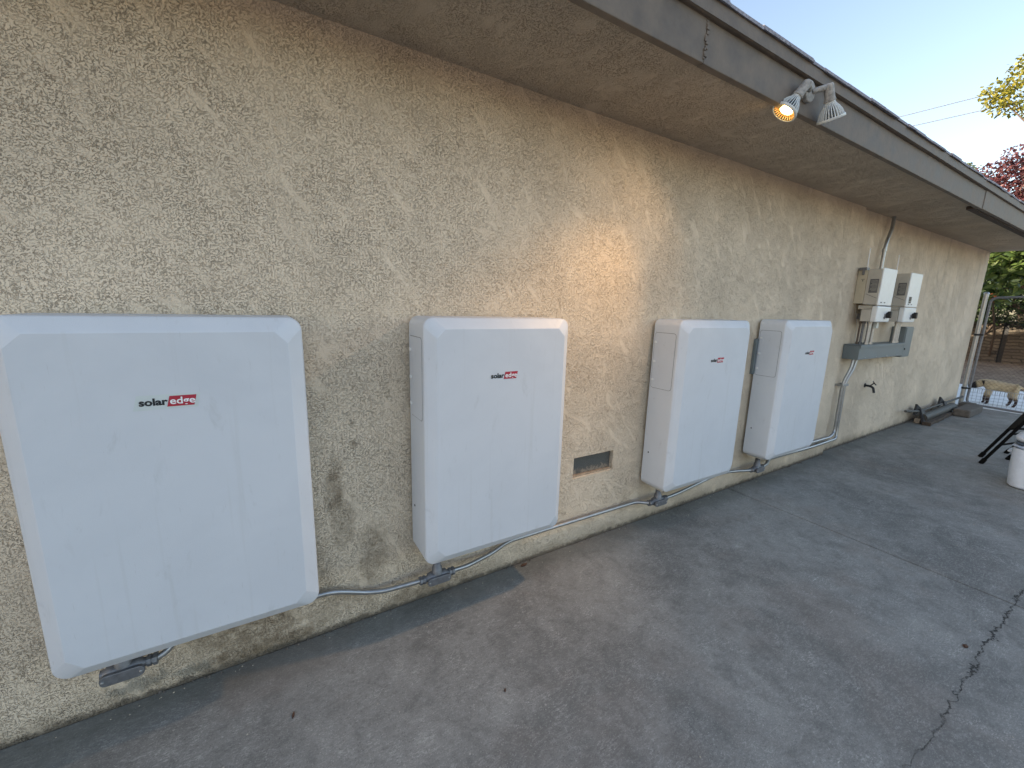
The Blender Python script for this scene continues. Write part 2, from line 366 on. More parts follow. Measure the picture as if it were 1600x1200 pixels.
def tag(o, label=None, cat=None, group=None, kind=None):
    for k, v in (('label', label), ('category', cat), ('group', group), ('kind', kind)):
        if v: o[k] = v
    return o
def empty(name, loc=(0,0,0), label=None, cat=None, group=None):
    o = bpy.data.objects.new(name, None); col.objects.link(o); o.location = loc; o.empty_display_size = .1
    return tag(o, label, cat, group)
def copy_tree(o, parent=None):
    c = o.copy(); col.objects.link(c)
    if parent: c.parent = parent
    for ch in [k for k in bpy.data.objects if k.parent == o]: copy_tree(ch, c)
    return c
def bend(pts, rad=.06, n=6):
    """polyline with rounded corners"""
    pts = [Vector(p) for p in pts]; out = [pts[0]]
    for i in range(1, len(pts)-1):
        a, b, c = pts[i-1], pts[i], pts[i+1]
        r = min(rad, (a-b).length*.45, (c-b).length*.45)
        p0 = b+(a-b).normalized()*r; p1 = b+(c-b).normalized()*r
        for k in range(n+1):
            t = k/n; out.append(p0*(1-t)**2+b*2*t*(1-t)+p1*t*t)
    out.append(pts[-1]); return out
GS = .0111
def G(x): return GS*x
def shear(o):
    for v in o.data.vertices: v.co.z += G(v.co.x)
    return o

# ------------------------------------------------------------------ ground
g = MB(); xs = [-400, -60, 10.18, 60, 400]
def gz(x): return G(max(-60, min(60, x)))-.07
for i in range(4):
    g.quad((xs[i], -400, gz(xs[i])), (xs[i+1], -400, gz(xs[i+1])), (xs[i+1], 400, gz(xs[i+1])), (xs[i], 400, gz(xs[i])))
o = g.build('ground', M['dirt']); tag(o, kind='structure')
for v in o.data.vertices: v.co.z += .0
s = MB()
xr = [(-14, 3.443), (3.454, 6.508), (6.514, 10.18)]
rnd = random.Random(3)
for x0, x1 in xr:
    y1 = .0 if x1 < 5 else .036
    n = int((x1-x0)/.05); top = []
    # ragged edge against the wall
    for i in range(n+1):
        x = x0+(x1-x0)*i/n; yy = -.004-.007*abs(noise.noise(Vector((x*9, 0, 0))))
        if x > 5.25: yy += .038
        top.append((x, yy))
    for i in range(n):
        (xa, ya), (xb, yb) = top[i], top[i+1]
        s.quad((xa, -6, 0), (xb, -6, 0), (xb, yb, 0), (xa, ya, 0))
        s.quad((xa, ya, 0), (xb, yb, 0), (xb, yb, -.06), (xa, ya, -.06))
    s.quad((x0, -6, 0), (x0, top[0][1], 0), (x0, top[0][1], -.06), (x0, -6, -.06))
    s.quad((x1, -6, 0), (x1, -6, -.06), (x1, top[-1][1], -.06), (x1, top[-1][1], 0))
# joint floor, dark grit a little below
o = shear(s.build('driveway', M['concrete'])); tag(o, kind='structure')
j = MB()
for x in (3.446, 6.511): j.quad((x-.02, -6, -.04), (x+.02, -6, -.04), (x+.02, .0, -.04), (x-.02, .0, -.04))
o = shear(j.build('driveway_joint', M['black'])); tag(o, kind='structure')
p = MB(); p.box(10.2, 13.15, -5, 5, -.06, .004); tag(shear(p.build('path', M['pale_concrete'], bevel=.01)), kind='structure')
p = MB()
p.box(13.16, 60, -30, 30, -.06, -.004); o = shear(p.build('dirt_yard', M['dirt'])); tag(o, kind='structure')

# ------------------------------------------------------------------ house
house = empty('house', (0,0,0), 'single storey beige stucco house with a deep boxed eave along the driveway', 'house')
XE = 10.12; SEAM = 5.235; SZ = 2.63
wl = MB()
def wq(x0, x1, z0, z1, y): 
    if x1 > x0 and z1 > z0: wl.quad((x0, y, z0), (x1, y, z0), (x1, y, z1), (x0, y, z1))
VX0, VX1, VZ0, VZ1 = 1.658, 2.003, .487, .628
zb = -.2; zt = SZ+.05
wq(-14, VX0, zb, zt, 0); wq(VX1, SEAM, zb, zt, 0); wq(VX0, VX1, zb, VZ0, 0); wq(VX0, VX1, VZ1, zt, 0)
d = .034
wl.quad((VX0, 0, VZ0), (VX1, 0, VZ0), (VX1, d, VZ0+.012), (VX0, d, VZ0+.012))
wl.quad((VX0, d, VZ1), (VX1, d, VZ1), (VX1, 0, VZ1), (VX0, 0, VZ1))
wl.quad((VX0, 0, VZ0), (VX0, d, VZ0), (VX0, d, VZ1), (VX0, 0, VZ1))
wl.quad((VX1, 0, VZ0), (VX1, 0, VZ1), (VX1, d, VZ1), (VX1, d, VZ0))
RY = .04
wl.quad((SEAM, 0, zb), (SEAM, RY, zb), (SEAM, RY, zt), (SEAM, 0, zt))
wq(SEAM, XE, zb, zt, RY)
wl.quad((XE, RY, zb), (XE, 12, zb), (XE, 12, zt), (XE, RY, zt))
wl.quad((-14, 12, zb), (-14, 0, zb), (-14, 0, zt), (-14, 12, zt))
wl.quad((XE, 12, zb), (-14, 12, zb), (-14, 12, zt), (XE, 12, zt))
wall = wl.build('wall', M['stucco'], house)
v = MB(); v.quad((VX0-.01, d-.004, VZ0-.01), (VX1+.01, d-.004, VZ0-.01), (VX1+.01, d-.004, VZ1+.01), (VX0-.01, d-.004, VZ1+.01))
vent = v.build('foundation_vent', M['screen'], house); vent['label'] = 'recessed screened vent low in the wall with dust on its mesh'
v = MB(); v.box(VX0+.004, VX1-.004, .010, .029, VZ0+.002, VZ0+.016)
v.build('vent_sill', simple('raw_sill', (.36, .27, .19), .9, 0, .3, 40), vent, bevel=.004)
# soffit
SY = -.60
sf = MB(); n = 60
RK = XE+.06
sf.quad((-14, SY, SZ), (-14, .1, SZ), (5.88, .1, SZ), (5.88, SY, SZ))
sf.quad((5.88, -.545, SZ), (5.88, .1, SZ), (RK, .1, SZ), (RK, -.545, SZ))
sf.quad((5.88, SY, SZ), (5.88, -.545, SZ), (5.88, -.545, SZ+.05), (5.88, SY, SZ+.05))
sf.quad((RK, -.62, SZ), (RK, .1, SZ), (RK, .1, SZ+.12), (RK, -.62, SZ+.12))
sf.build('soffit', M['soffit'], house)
# ragged stucco lip along the soffit edge
lp = MB(); rr = random.Random(9)
pv = []; x = -3.0
while x < 5.86:
    dp = rr.uniform(.0, .012); zz = SZ-.002-rr.random()*.004
    pv.append([(x, SY-.004-dp, zz), (x, SY+.03, SZ-.001), (x, SY+.03, SZ+.012), (x, SY-.004-dp, SZ+.012)]); x += rr.uniform(.012, .07)
lv = [q for c in pv for q in c]; lf = [(0,1,2,3)]+[((i)*4+k, (i+1)*4+k, (i+1)*4+(k+1) % 4, i*4+(k+1) % 4) for i in range(len(pv)-1) for k in range(4)]
lp.add(lv, lf)
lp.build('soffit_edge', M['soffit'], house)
# fascia boards, butt jointed
FY = -.638
def board(x0, x1, dy=0, dz=0):
    f = MB(); nseg = max(2, int((x1-x0)/.12)); 
    secs = []
    for i in range(nseg+1):
        x = x0+(x1-x0)*i/nseg; wv = .003*noise.noise(Vector((x*.9, 3, 0)))
        secs.append([(x, FY+dy+wv, 2.612+dz+wv), (x, FY+dy+wv, 2.80), (x, FY+.032+dy, 2.80), (x, FY+.032+dy, 2.612+dz+wv)])
    vs = [q for c in secs for q in c]; fs = [(0,1,2,3), (nseg*4+3, nseg*4+2, nseg*4+1, nseg*4)]
    for i in range(nseg):
        for k in range(4): fs.append((i*4+k, (i+1)*4+k, (i+1)*4+(k+1) % 4, i*4+(k+1) % 4))
    f.add(vs, fs); return f
board(-14, 1.690).build('fascia', M['fascia'], house, bevel=.003)
board(1.694, 6.0, .002).build('fascia', M['fascia'], house, bevel=.003)
board(6.004, RK, -.003).build('fascia', M['fascia'], house, bevel=.003)
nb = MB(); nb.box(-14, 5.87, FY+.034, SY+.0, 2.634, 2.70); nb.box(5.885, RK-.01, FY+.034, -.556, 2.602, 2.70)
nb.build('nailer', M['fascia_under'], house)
# cracked filler at the first joint
cr = MB(); rr = random.Random(4)
z = 2.625
while z < 2.785:
    h_ = rr.uniform(.006, .016); x0 = 1.690+rr.uniform(-.010, .003)
    cr.box(x0, x0+rr.uniform(.008, .02), FY-.0035-rr.random()*.004, FY+.004, z, z+h_); z += h_+.001
cr.build('joint_filler', M['fascia'], house, bevel=.002)
# metal drip edge above the fascia
de = MB(); nx = 120
for i in range(nx):
    xa = -4+(RK+4)*i/nx; xb = -4+(RK+4)*(i+1)/nx
    wa = .004*noise.noise(Vector((xa*.8, 1, 0))); wb = .004*noise.noise(Vector((xb*.8, 1, 0)))
    A = [(FY-.012+wa, 2.777+wa), (FY-.022+wa, 2.780+wa), (FY-.019+wa, 2.842), (FY+.05, 2.85)]; B = [(FY-.012+wb, 2.777+wb), (FY-.022+wb, 2.780+wb), (FY-.019+wb, 2.842), (FY+.05, 2.85)]
    for k in range(3): de.quad((xa, *A[k]), (xb, *B[k]), (xb, *B[k+1]), (xa, *A[k+1]))
    de.quad((xa, FY+.02, 2.779+wa), (xb, FY+.02, 2.779+wb), (xb, *B[0]), (xa, *A[0]))
de.build('drip_edge', M['fascia'], house)
# shingle roof: ragged first course then the slope
rf = MB(); rr = random.Random(5)
x = -14.
while x < RK:
    L = rr.uniform(.10, .32); e = rr.uniform(.0, .012); zj = rr.uniform(0, .006)
    x1 = min(x+L-.003, RK)
    y0 = FY-.024-e; y1 = FY+.30
    zl = lambda y: 2.845+(y-FY)*.33
    for t0 in (0, .009):
        yy = y0+t0*.8+rr.uniform(-.003, .003)
        rf.add([(x, yy, zl(yy)+t0+zj), (x1, yy, zl(yy)+t0+zj+rr.uniform(-.002, .002)), (x1, y1, zl(y1)+t0+zj), (x, y1, zl(y1)+t0+zj),
                (x, yy, zl(yy)+t0+zj+.010), (x1, yy, zl(yy)+t0+zj+.010), (x1, y1, zl(y1)+t0+.006), (x, y1, zl(y1)+t0+.006)],
               [(0,3,2,1), (4,5,6,7), (0,1,5,4), (1,2,6,5), (3,0,4,7)])
    x += L
for k in range(24):
    ya = FY+.08+k*.22; yb = ya+.23
    rf.add([(-14, ya, zl(ya)+.018), (RK, ya, zl(ya)+.018), (RK, yb, zl(yb)+.012), (-14, yb, zl(yb)+.012), (-14, ya, zl(ya)+.004), (RK, ya, zl(ya)+.004)], [(0,1,2,3), (0,4,5,1)])
yr = FY+.08+24*.22
rf.quad((-14, yr, zl(yr)), (RK, yr, zl(yr)), (RK, 12.6, 2.85), (-14, 12.6, 2.85))
rf.add([(RK, FY, 2.85), (RK, yr, zl(yr)), (RK, 12.6, 2.85)], [(0,1,2)]); rf.add([(-14, FY, 2.85), (-14, yr, zl(yr)), (-14, 12.6, 2.85)], [(0,2,1)])
rf.quad((RK, FY, 2.64), (RK, 12.6, 2.64), (RK, 12.6, 2.85), (RK, FY, 2.85))
rf.build('roof', M['shingle'], house)

# ------------------------------------------------------------------ home batteries
BW, BH, BD = .788, 1.179, .196
def rrect(x0, x1, z0, z1, r, n=8):
    pts = []
    for cx, cz, a0 in ((x1-r, z0+r, -90), (x1-r, z1-r, 0), (x0+r, z1-r, 90), (x0+r, z0+r, 180)):
        for k in range(n+1):
            a = R(a0+90*k/n); pts.append((cx+r*math.cos(a), cz+r*math.sin(a)))
    return pts
def crect(x0, x1, z0, z1, c, n=8):      # chamfered corners with the same vertex count as rrect
    pts = []
    for (ax, az), (bx, bz) in (((x1-c, z0), (x1, z0+c)), ((x1, z1-c), (x1-c, z1)), ((x0+c, z1), (x0, z1-c)), ((x0, z0+c), (x0+c, z0))):
        for k in range(n+1): t = k/n; pts.append((ax+(bx-ax)*t, az+(bz-az)*t))
    return pts
def text_mesh(txt, size, off=0., sx=1.):
    c = bpy.data.curves.new('t', 'FONT'); c.body = txt; c.size = size; c.offset = off; c.resolution_u = 3
    o = bpy.data.objects.new('t', c); col.objects.link(o); bpy.context.view_layer.update()
    me = bpy.data.meshes.new_from_object(o.evaluated_get(bpy.context.evaluated_depsgraph_get()))
    vs = [(v.co.x*sx, v.co.y) for v in me.vertices]; fs = [tuple(p.vertices) for p in me.polygons]
    col.objects.unlink(o); bpy.data.objects.remove(o); bpy.data.meshes.remove(me)
    return vs, fs
def make_battery():
    root = empty('home_battery', (0,0,0))
    b = MB(); N = 8
    loops = []
    def loop(pts, y): loops.append([(x, y, z) for x, z in pts])
    bw, d = .050, .034
    loop(rrect(0, BW, 0, BH, .046, N), 0)
    loop(rrect(0, BW, 0, BH, .046, N), -BD+.008)
    loop(rrect(.0015, BW-.0015, .0015, BH-.0015, .045, N), -BD+.002)
    loop(rrect(.006, BW-.006, .006, BH-.006, .043, N), -BD-.0035)
    loop(crect(bw-.004, BW-bw+.004, bw-.004, BH-bw+.004, .040, N), -BD-d+.001)
    loop(crect(bw, BW-bw, bw, BH-bw, .040, N), -BD-d-.001)
    n = len(loops[0]); vs = [q for L in loops for q in L]; fs = []
    for i in range(len(loops)-1):
        for k in range(n): fs.append((i*n+k, i*n+(k+1) % n, (i+1)*n+(k+1) % n, (i+1)*n+k))
    b.add(vs, fs, 0, True)
    b.add(loops[0], [tuple(range(n-1, -1, -1))]); 
    case = b.build('case', M['battery'], root)
    case.modifiers.new('wn', 'WEIGHTED_NORMAL').keep_sharp = True
    for e in case.data.edges:
        a, c = e.vertices
        za, zc = a//n, c//n
        if za == zc and za in (0, 4, 5) : e.use_edge_sharp = True
        if za != zc and min(za, zc) >= 3 and (a % n) % (N+1) in (0, N): e.use_edge_sharp = True
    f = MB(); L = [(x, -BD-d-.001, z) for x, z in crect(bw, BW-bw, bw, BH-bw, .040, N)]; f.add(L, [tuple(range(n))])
    f.build('front_panel', M['battery_face_shaded'], root)
    # side service door with seam, latches, screw
    def door(side):
        dd = MB(); yz = rrect(-.176, -.012, .715, 1.088, .018, 6)
        s_ = 0 if side < 0 else BW; e = side*.0022
        pts = [(s_+e, y, z) for y, z in yz]; pin = [(s_-side*.0003, y, z) for y, z in yz]
        k = len(pts); ring = rrect(-.1785, -.0095, .7125, 1.0905, .0195, 6)
        if side < 0: dd.add(pts+pin, [tuple(range(k-1, -1, -1))]+[(i, (i+1) % k, (i+1) % k+k, i+k) for i in range(k)])
        else: dd.add(pts+pin, [tuple(range(k))]+[(i, i+k, (i+1) % k+k, (i+1) % k) for i in range(k)])
        o = dd.build('side_door', M['battery'], root)
        sm = MB(); a_ = [(s_+side*.0008, y, z) for y, z in ring]; i_ = [(s_+side*.0008, y, z) for y, z in yz]
        sm.add(a_+i_, [(q, (q+1) % k, (q+1) % k+k, q+k) for q in range(k)])
        sm.build('door_seam', M['zinc'], o)
        for z in (1.03, .90, .775):
            q = MB(); x0, x1 = sorted((s_+side*.001, s_+side*.0065)); q.box(x0, x1, -.034, -.014, z-.012, z+.004); q.build('latch', M['logo_white'], o, bevel=.002)
        return o
    door(-1); door(1)
    sc_ = MB()
    for side in (-1, 1):
        sc_ = MB(); sc_.lathe([(0, .0055), (.0015, .0055), (.002, .003), (.001, 0.0001)], ((0 if side < 0 else BW), -.045, .25), (side, 0, 0), 10)
        sc_.build('screw', M['dark_iron'], root)
    for z in (.10, .95):
        br = MB(); br.box(.03, BW-.03, .0005, .018, z, z+.06); br.build('wall_bracket', M['zinc'], root)
    fl = MB(); fl.box(.035, .22, -.16, -.02, -.010, -.001); fl.box(.05, .20, -.15, -.13, -.018, -.010); fl.build('cable_flange', M['beige'], root, bevel=.002)
    # logo
    lg = MB(); yl = -BD-d
    H_ = .0232; cx = BW*.498; cz = .900
    vs1, f1 = text_mesh('solar', .0315, .0012, 1.12); vs2, f2 = text_mesh('edge', .0315, .0006, 1.12)
    w1 = max(v[0] for v in vs1); w2 = max(v[0] for v in vs2)
    x0 = cx-.0785
    lg.add([(x0+a, yl-.0022, cz+b_) for a, b_ in vs1], f1, 0)
    xr0 = x0+w1+.0045
    lg.add([(xr0+a, yl-.0032, cz+.0005+b_) for a, b_ in vs2], f2, 2)
    lg.add([(xr0-.0075, yl-.0024, cz-.0072), (xr0+w2-.004, yl-.0024, cz-.0072), (xr0+w2+.0045, yl-.0024, cz+.027), (xr0+.001, yl-.0024, cz+.027)], [(0,1,2,3)], 1)
    lg.build('logo', [M['ink'], M['red'], M['logo_white']], root)
    return root
BX = [-.657, .594, 2.281, 3.575]; BZ = [.336, .341, .339, .345]
BL = ['large looking white home battery at the left end, nearest of the four on the wall',
      'white home battery lit warm on its right edge, just left of the low wall vent',
      'white home battery mounted between the low wall vent and the last battery',
      'white home battery farthest along the wall, nearest the two small inverters']
proto = make_battery()
bats = []
for i in range(4):
    o = proto if i == 0 else copy_tree(proto)
    o.location = (BX[i], -.02, BZ[i]); tag(o, BL[i], 'home battery', 'white home batteries mounted on the stucco wall'); bats.append(o)
st = MB(); st.add([(.298, -BD-.0353, .885), (.462, -BD-.0353, .885), (.472, -BD-.0353, .933), (.310, -BD-.0353, .933)], [(0,1,2,3)])
o = st.build('logo_sticker', M['sticker'], bats[0])
gb = MB(); gb.box(3.545, 3.60, -.026, -.0, 1.06, 1.36); tag(gb.build('junction_box', M['grey_box'], bevel=.004), 'slim grey box tucked behind the left edge of the farthest battery', 'junction box')

# ------------------------------------------------------------------ conduit fittings and conduits
def fitting(loc, label, sc_=1.):
    t = empty('conduit_fitting', loc, label, 'conduit fitting', 'tee fittings under the batteries')
    b = MB(); L = .066
    # boat shaped body, long axis X, cover towards -Y and slightly down
    prof = [(-L, .016), (-L+.012, .0165), (-L+.02, .026), (-.03, .030), (.03, .030), (L-.02, .026), (L-.012, .0165), (L, .016)]
    b.lathe(prof, (0,0,0), (1,0,0), 14)
    b.lathe([(0, .030), (.05, .026), (.055, .020), (.09, .020), (.09, .016), (.17, .016)], (0,0,0), (0,0,1), 14)
    b.build('body', M['zinc'], t)
    c = MB(); pts = rrect(-.062, .062, -.024, .018, .018, 5); c.prism(pts, -.040, -.026)
    c.build('cover', M['zinc'], t, bevel=.003)
    for x in (-.052, .052):
        s_ = MB(); s_.lathe([(0, .005), (.003, .005), (.004, .003), (.004, .0001)], (x, -.040, -.003), (0,-1,0), 8); s_.build('screw', M['steel'], t)
    for sx in ((1,) if loc[0] < 0 else (-1, 1)):
        k = MB(); k.lathe([(0, .016), (0, .021), (.012, .021), (.012, .017), (.018, .017), (.018, .022), (.030, .022), (.032, .0125)], (sx*(L-.002), 0, 0), (sx, 0, 0), 8, sm=False)
        k.build('compression_nut', M['zinc'], t)
    return t
TZ = .205
TP = [(BX[0]+.140, -.105, .232), (.694, -.10, .188), (BX[2]+.105, -.10, .213), (BX[3]+.115, -.10, .215)]
TL = ['dark cast conduit fitting under the nearest battery at bottom left',
      'grey cast tee fitting under the second battery, above the pavement edge',
      'small grey cast fitting under the third battery, right of the vent',
      'small grey cast fitting under the farthest battery']
for p_, l_ in zip(TP, TL): fitting(p_, l_)
cond_g = 'steel conduits running low along the wall'
def conduit(pts, r, label, rad=.07):
    c = MB(); c.tube(bend(pts, rad, 7), r, 12); o = c.build('conduit', M['steel']); return tag(o, label, 'conduit', cond_g)
def xo(i, s_): return TP[i][0]+s_*.09
cr_ = .0118
conduit([(xo(0,1), -.105, .232), (xo(0,1)+.03, -.10, .242), (xo(0,1)+.11, -.05, .318), (-.02, -.035, .305), (.08, -.035, .236), (.20, -.035, .235), (.36, -.035, .170), (.44, -.05, .160), (xo(1,-1), -.10, .188)], cr_,
        'wavy steel conduit between the first and second batteries', .09)
conduit([(xo(1,1), -.10, .188), (xo(1,1)+.09, -.088, .178), (1.06, -.030, .165), (1.16, -.030, .207), (1.5, -.030, .208), (2.24, -.030, .205), (xo(2,-1), -.10, .213)], cr_,
        'long straight steel conduit running below the low wall vent', .09)
conduit([(xo(2,1), -.10, .213), (xo(2,1)+.1, -.10, .215), (3.2, -.04, .232), (3.42, -.035, .215), (xo(3,-1), -.10, .215)], cr_, 'short steel conduit between the third and fourth batteries', .09)
conduit([(xo(3,1), -.10, .215), (xo(3,1)+.10, -.09, .215), (4.02, -.03, .222), (4.9, -.03, .205), (5.42, -.03, .215), (5.435, -.02, .33), (5.42, -.02, .85), (5.50, -.05, 1.02), (5.52, -.05, 1.13)], .0145,
        'outer steel conduit curving up to the left end of the grey trough', .12)
conduit([(3.95, -.03, .262), (4.6, -.03, .262), (5.26, -.03, .255), (5.375, -.02, .29), (5.36, -.02, .85), (5.42, -.05, 1.02), (5.44, -.05, 1.13)], .0145,
        'inner steel conduit curving up beside the farthest battery', .12)
sp_ = MB(); sp_.box(5.33, 5.46, -.042, -.036, .815, .84); sp_.box(5.325, 5.335, -.04, .04, .815, .84); sp_.box(5.455, 5.465, -.04, .04, .815, .84)
tag(sp_.build('conduit_strap', M['steel'], bevel=.002), 'small metal strap holding the two vertical conduits', 'strap')

# ------------------------------------------------------------------ inverters, switch boxes, wire trough
def inverter(x, label, lcd=False, box=False):
    t = empty('inverter', (x, 0, 0), label, 'inverter', 'pair of white inverters on the wall')
    W_ = .352
    b = MB(); b.box(0, W_, -.045, .039, 1.698, 2.038); b.build('back_box', M['cream'], t, bevel=.006)
    b = MB(); b.box(-.001, W_-.004, -.160, -.0455, 1.690, 2.047); b.build('housing', M['beige'], t, bevel=.008)
    b = MB(); b.box(-.003, W_, -.176, -.1605, 1.684, 2.055); b.build('front_cover', M['white_enamel'], t, bevel=.006)
    sl = MB(); sl.add([(-.0035, -.060, 1.796), (-.0035, -.157, 1.752), (-.0035, -.157, 1.756), (-.0035, -.060, 1.800)], [(0,1,2,3)]); sl.build('seam', M['dark_label'], t)
    l = MB(); l.box(-.004, -.0015, -.150, -.078, 1.808, 1.946); sd = l.build('side_label', M['dark_label'], t)
    ln = MB()
    for k in range(9): ln.box(-.0052, -.0042, -.144, -.088+(-.012 if k % 3 == 0 else 0), 1.826+k*.0125, 1.829+k*.0125)
    ln.build('print_line', M['beige'], sd)
    for a, c, w_ in ((.05, 1.708, .042), (.14, 1.708, .036)):
        lg = MB(); lg.box(a, a+w_, -.1775, -.1765, c, c+.010); lg.build('front_marking', M['dark_label'], t)
    if lcd:
        q = MB(); q.box(.055, .125, -.179, -.1765, 1.745, 1.795); q.box(.06, .12, -.1795, -.1765, 1.725, 1.742); q.build('display', [M['black']], t)
    if box:
        q = MB(); q.box(-.012, .06, -.035, .03, 2.038, 2.066); q.box(-.016, -.002, -.02, .0, 1.99, 2.05); q.build('latch_clip', M['zinc'], t, bevel=.002)
        q = MB(); q.box(-.003, -.001, -.028, .0, 1.944, 1.949); q.box(-.003, -.001, -.018, -.010, 1.925, 1.938); q.build('small_mark', M['dark_label'], t)
    a = MB(); ax = .06 if box else .085
    a.tube([(ax, -.01, 2.036), (ax, -.01, 2.075)], .010, 8); a.tube([(ax, -.01, 2.07), (ax-.01, -.01, 2.262)], .0062, 8)
    a.build('antenna', M['logo_white'], t)
    return t
inverter(5.415, 'left one of the two small white inverters, with a cream box behind it', box=True)
inverter(6.185, 'right one of the two small white inverters, with a small dark display', lcd=True)
def switch(x, label, green=False):
    t = empty('switch_box', (x, 0, 0), label, 'switch box', 'pair of switch boxes under the inverters')
    W_ = .352
    b = MB(); b.box(0, W_, -.130, -.045, 1.517, 1.640); b.box(.03, W_-.05, -.120, .0, 1.640, 1.682); b.build('housing', M['beige'], t, bevel=.008)
    b = MB(); b.box(-.004, W_+.002, -.182, -.1305, 1.513, 1.676); b.build('front_cover', M['white_enamel'], t, bevel=.012, seg=3)
    m_ = MB(); m_.box(.16, .30, -.044, .038, 1.54, 1.60); m_.build('mounting_bracket', M['zinc'], t)
    k = MB(); k.lathe([(0, .030), (.012, .030), (.014, .024), (.014, .0001)], (.255, -.182, 1.585), (0,-1,0), 16)
    k.prism(rrect(.243, .281, 1.556, 1.626, .016, 4), -.222, -.190)
    k.build('knob', M['black'], t, bevel=.003)
    k = MB(); k.box(.185, .235, -.190, -.183, 1.556, 1.570); k.box(.195, .205, -.190, -.183, 1.545, 1.60); k.build('padlock_tab', M['zinc'], t)
    if green:
        q = MB(); q.box(.245, .30, -.12, -.09, 1.445, 1.513); q.build('hanging_tag', M['sticker'], t, bevel=.003)
    return t
switch(5.418, 'white switch box with black knob under the left inverter', True)
switch(6.17, 'white switch box with black knob under the right inverter')
# trough
t = empty('wire_trough', (5.38, 0, 0), 'long grey metal wiring trough under the two inverters', 'wire trough')
b = MB(); b.box(0, 1.245, -.108, .039, 1.112, 1.262); b.build('body', M['grey_box'], t, bevel=.003)
b = MB(); b.box(-.003, 1.245, -.117, .036, 1.264, 1.269); b.box(-.003, 1.245, -.1175, -.1085, 1.236, 1.2635); b.build('lid', M['grey_box'], t, bevel=.002)
for k in range(4):
    b = MB(); b.lathe([(0, .007), (.004, .006), (.005, .0001)], (.17+.3*k, -.1085, 1.128), (0,-1,0), 8); b.build('screw', M['steel'], t)
t = empty('disconnect_box', (6.635, 0, 0), 'upright grey metal box at the right end of the wiring trough', 'electrical box')
b = MB(); b.box(0, .25, -.095, .039, 1.09, 1.455); b.build('body', M['grey_box'], t, bevel=.004)
b = MB(); b.box(.012, .238, -.103, -.0955, 1.10, 1.445); b.build('door', M['grey_box'], t, bevel=.003)
b = MB(); b.lathe([(0, .012), (.006, .012), (.007, .0001)], (.045, -.103, 1.19), (0,-1,0), 12); b.build('knockout', M['black'], t)
# risers between trough and switches
RL = ['thin dark cable riser at the far left under the left switch box', 'steel riser second from left under the left switch box', 'bright steel riser third from left under the left switch box',
      'steel riser at the right under the left switch box', 'left steel riser under the right switch box', 'middle steel riser under the right switch box', 'right steel riser under the right switch box']
for k, (x, y, r, mt) in enumerate(((5.53, -.02, .009, 'copper'), (5.585, -.03, .012, 'zinc'), (5.58, -.082, .016, 'steel'), (5.70, -.080, .014, 'steel'), (6.33, -.085, .0135, 'steel'), (6.385, -.085, .0135, 'steel'), (6.44, -.085, .0135, 'steel'))):
    c = MB(); c.tube([(x, y, 1.271), (x, y, 1.515)], r, 10); c.lathe([(0, r*1.5), (.022, r*1.5), (.024, r)], (x, y, 1.271), (0,0,1), 8, sm=False); c.lathe([(0, r*1.5), (.022, r*1.5), (.024, r)], (x, y, 1.513), (0,0,-1), 8, sm=False)
    tag(c.build('riser_conduit', M[mt]), RL[k], 'conduit', 'short risers above the grey trough')
c = MB(); c.tube(bend([(5.83, -.01, 1.27), (5.83, -.01, 1.6), (5.83, -.01, 2.34), (5.93, -.01, 2.52), (5.94, .0, 2.64)], .09), .017, 12)
c.lathe([(0, .022), (.03, .022)], (5.83, -.01, 2.26), (0,0,1), 10)
tag(c.build('conduit', M['steel']), 'steel conduit rising from the inverters up into the soffit', 'conduit')
c = MB(); c.tube([(5.462, .03, 1.70), (5.60, .034, 1.47), (5.62, .034, 1.36), (5.60, .02, 1.272)], .003, 6); tag(c.build('thin_wire', M['beige']), 'thin loose pale wire hanging left of the left switch box', 'wire')
# hose bib
t = empty('hose_tap', (6.15, .04, .72), 'small dark garden tap on the wall below the grey trough', 'tap')
b = MB(); b.tube(bend([(0, 0, .035), (0, -.05, .035), (0, -.085, .02), (0, -.10, -.04)], .02), .013, 8); b.lathe([(0, .026), (.006, .026), (.006, .0001)], (0, 0, .035), (0,-1,0), 12); b.build('spout', M['dark_iron'], t)
b = MB(); b.tube([(0, -.05, .035), (.0, -.085, .075)], .007, 6); b.lathe([(0, .001), (0, .028), (.01, .028), (.01, .001)], (0, -.085, .07), (.3, -.7, .6), 8); b.build('handle', M['dark_iron'], t)

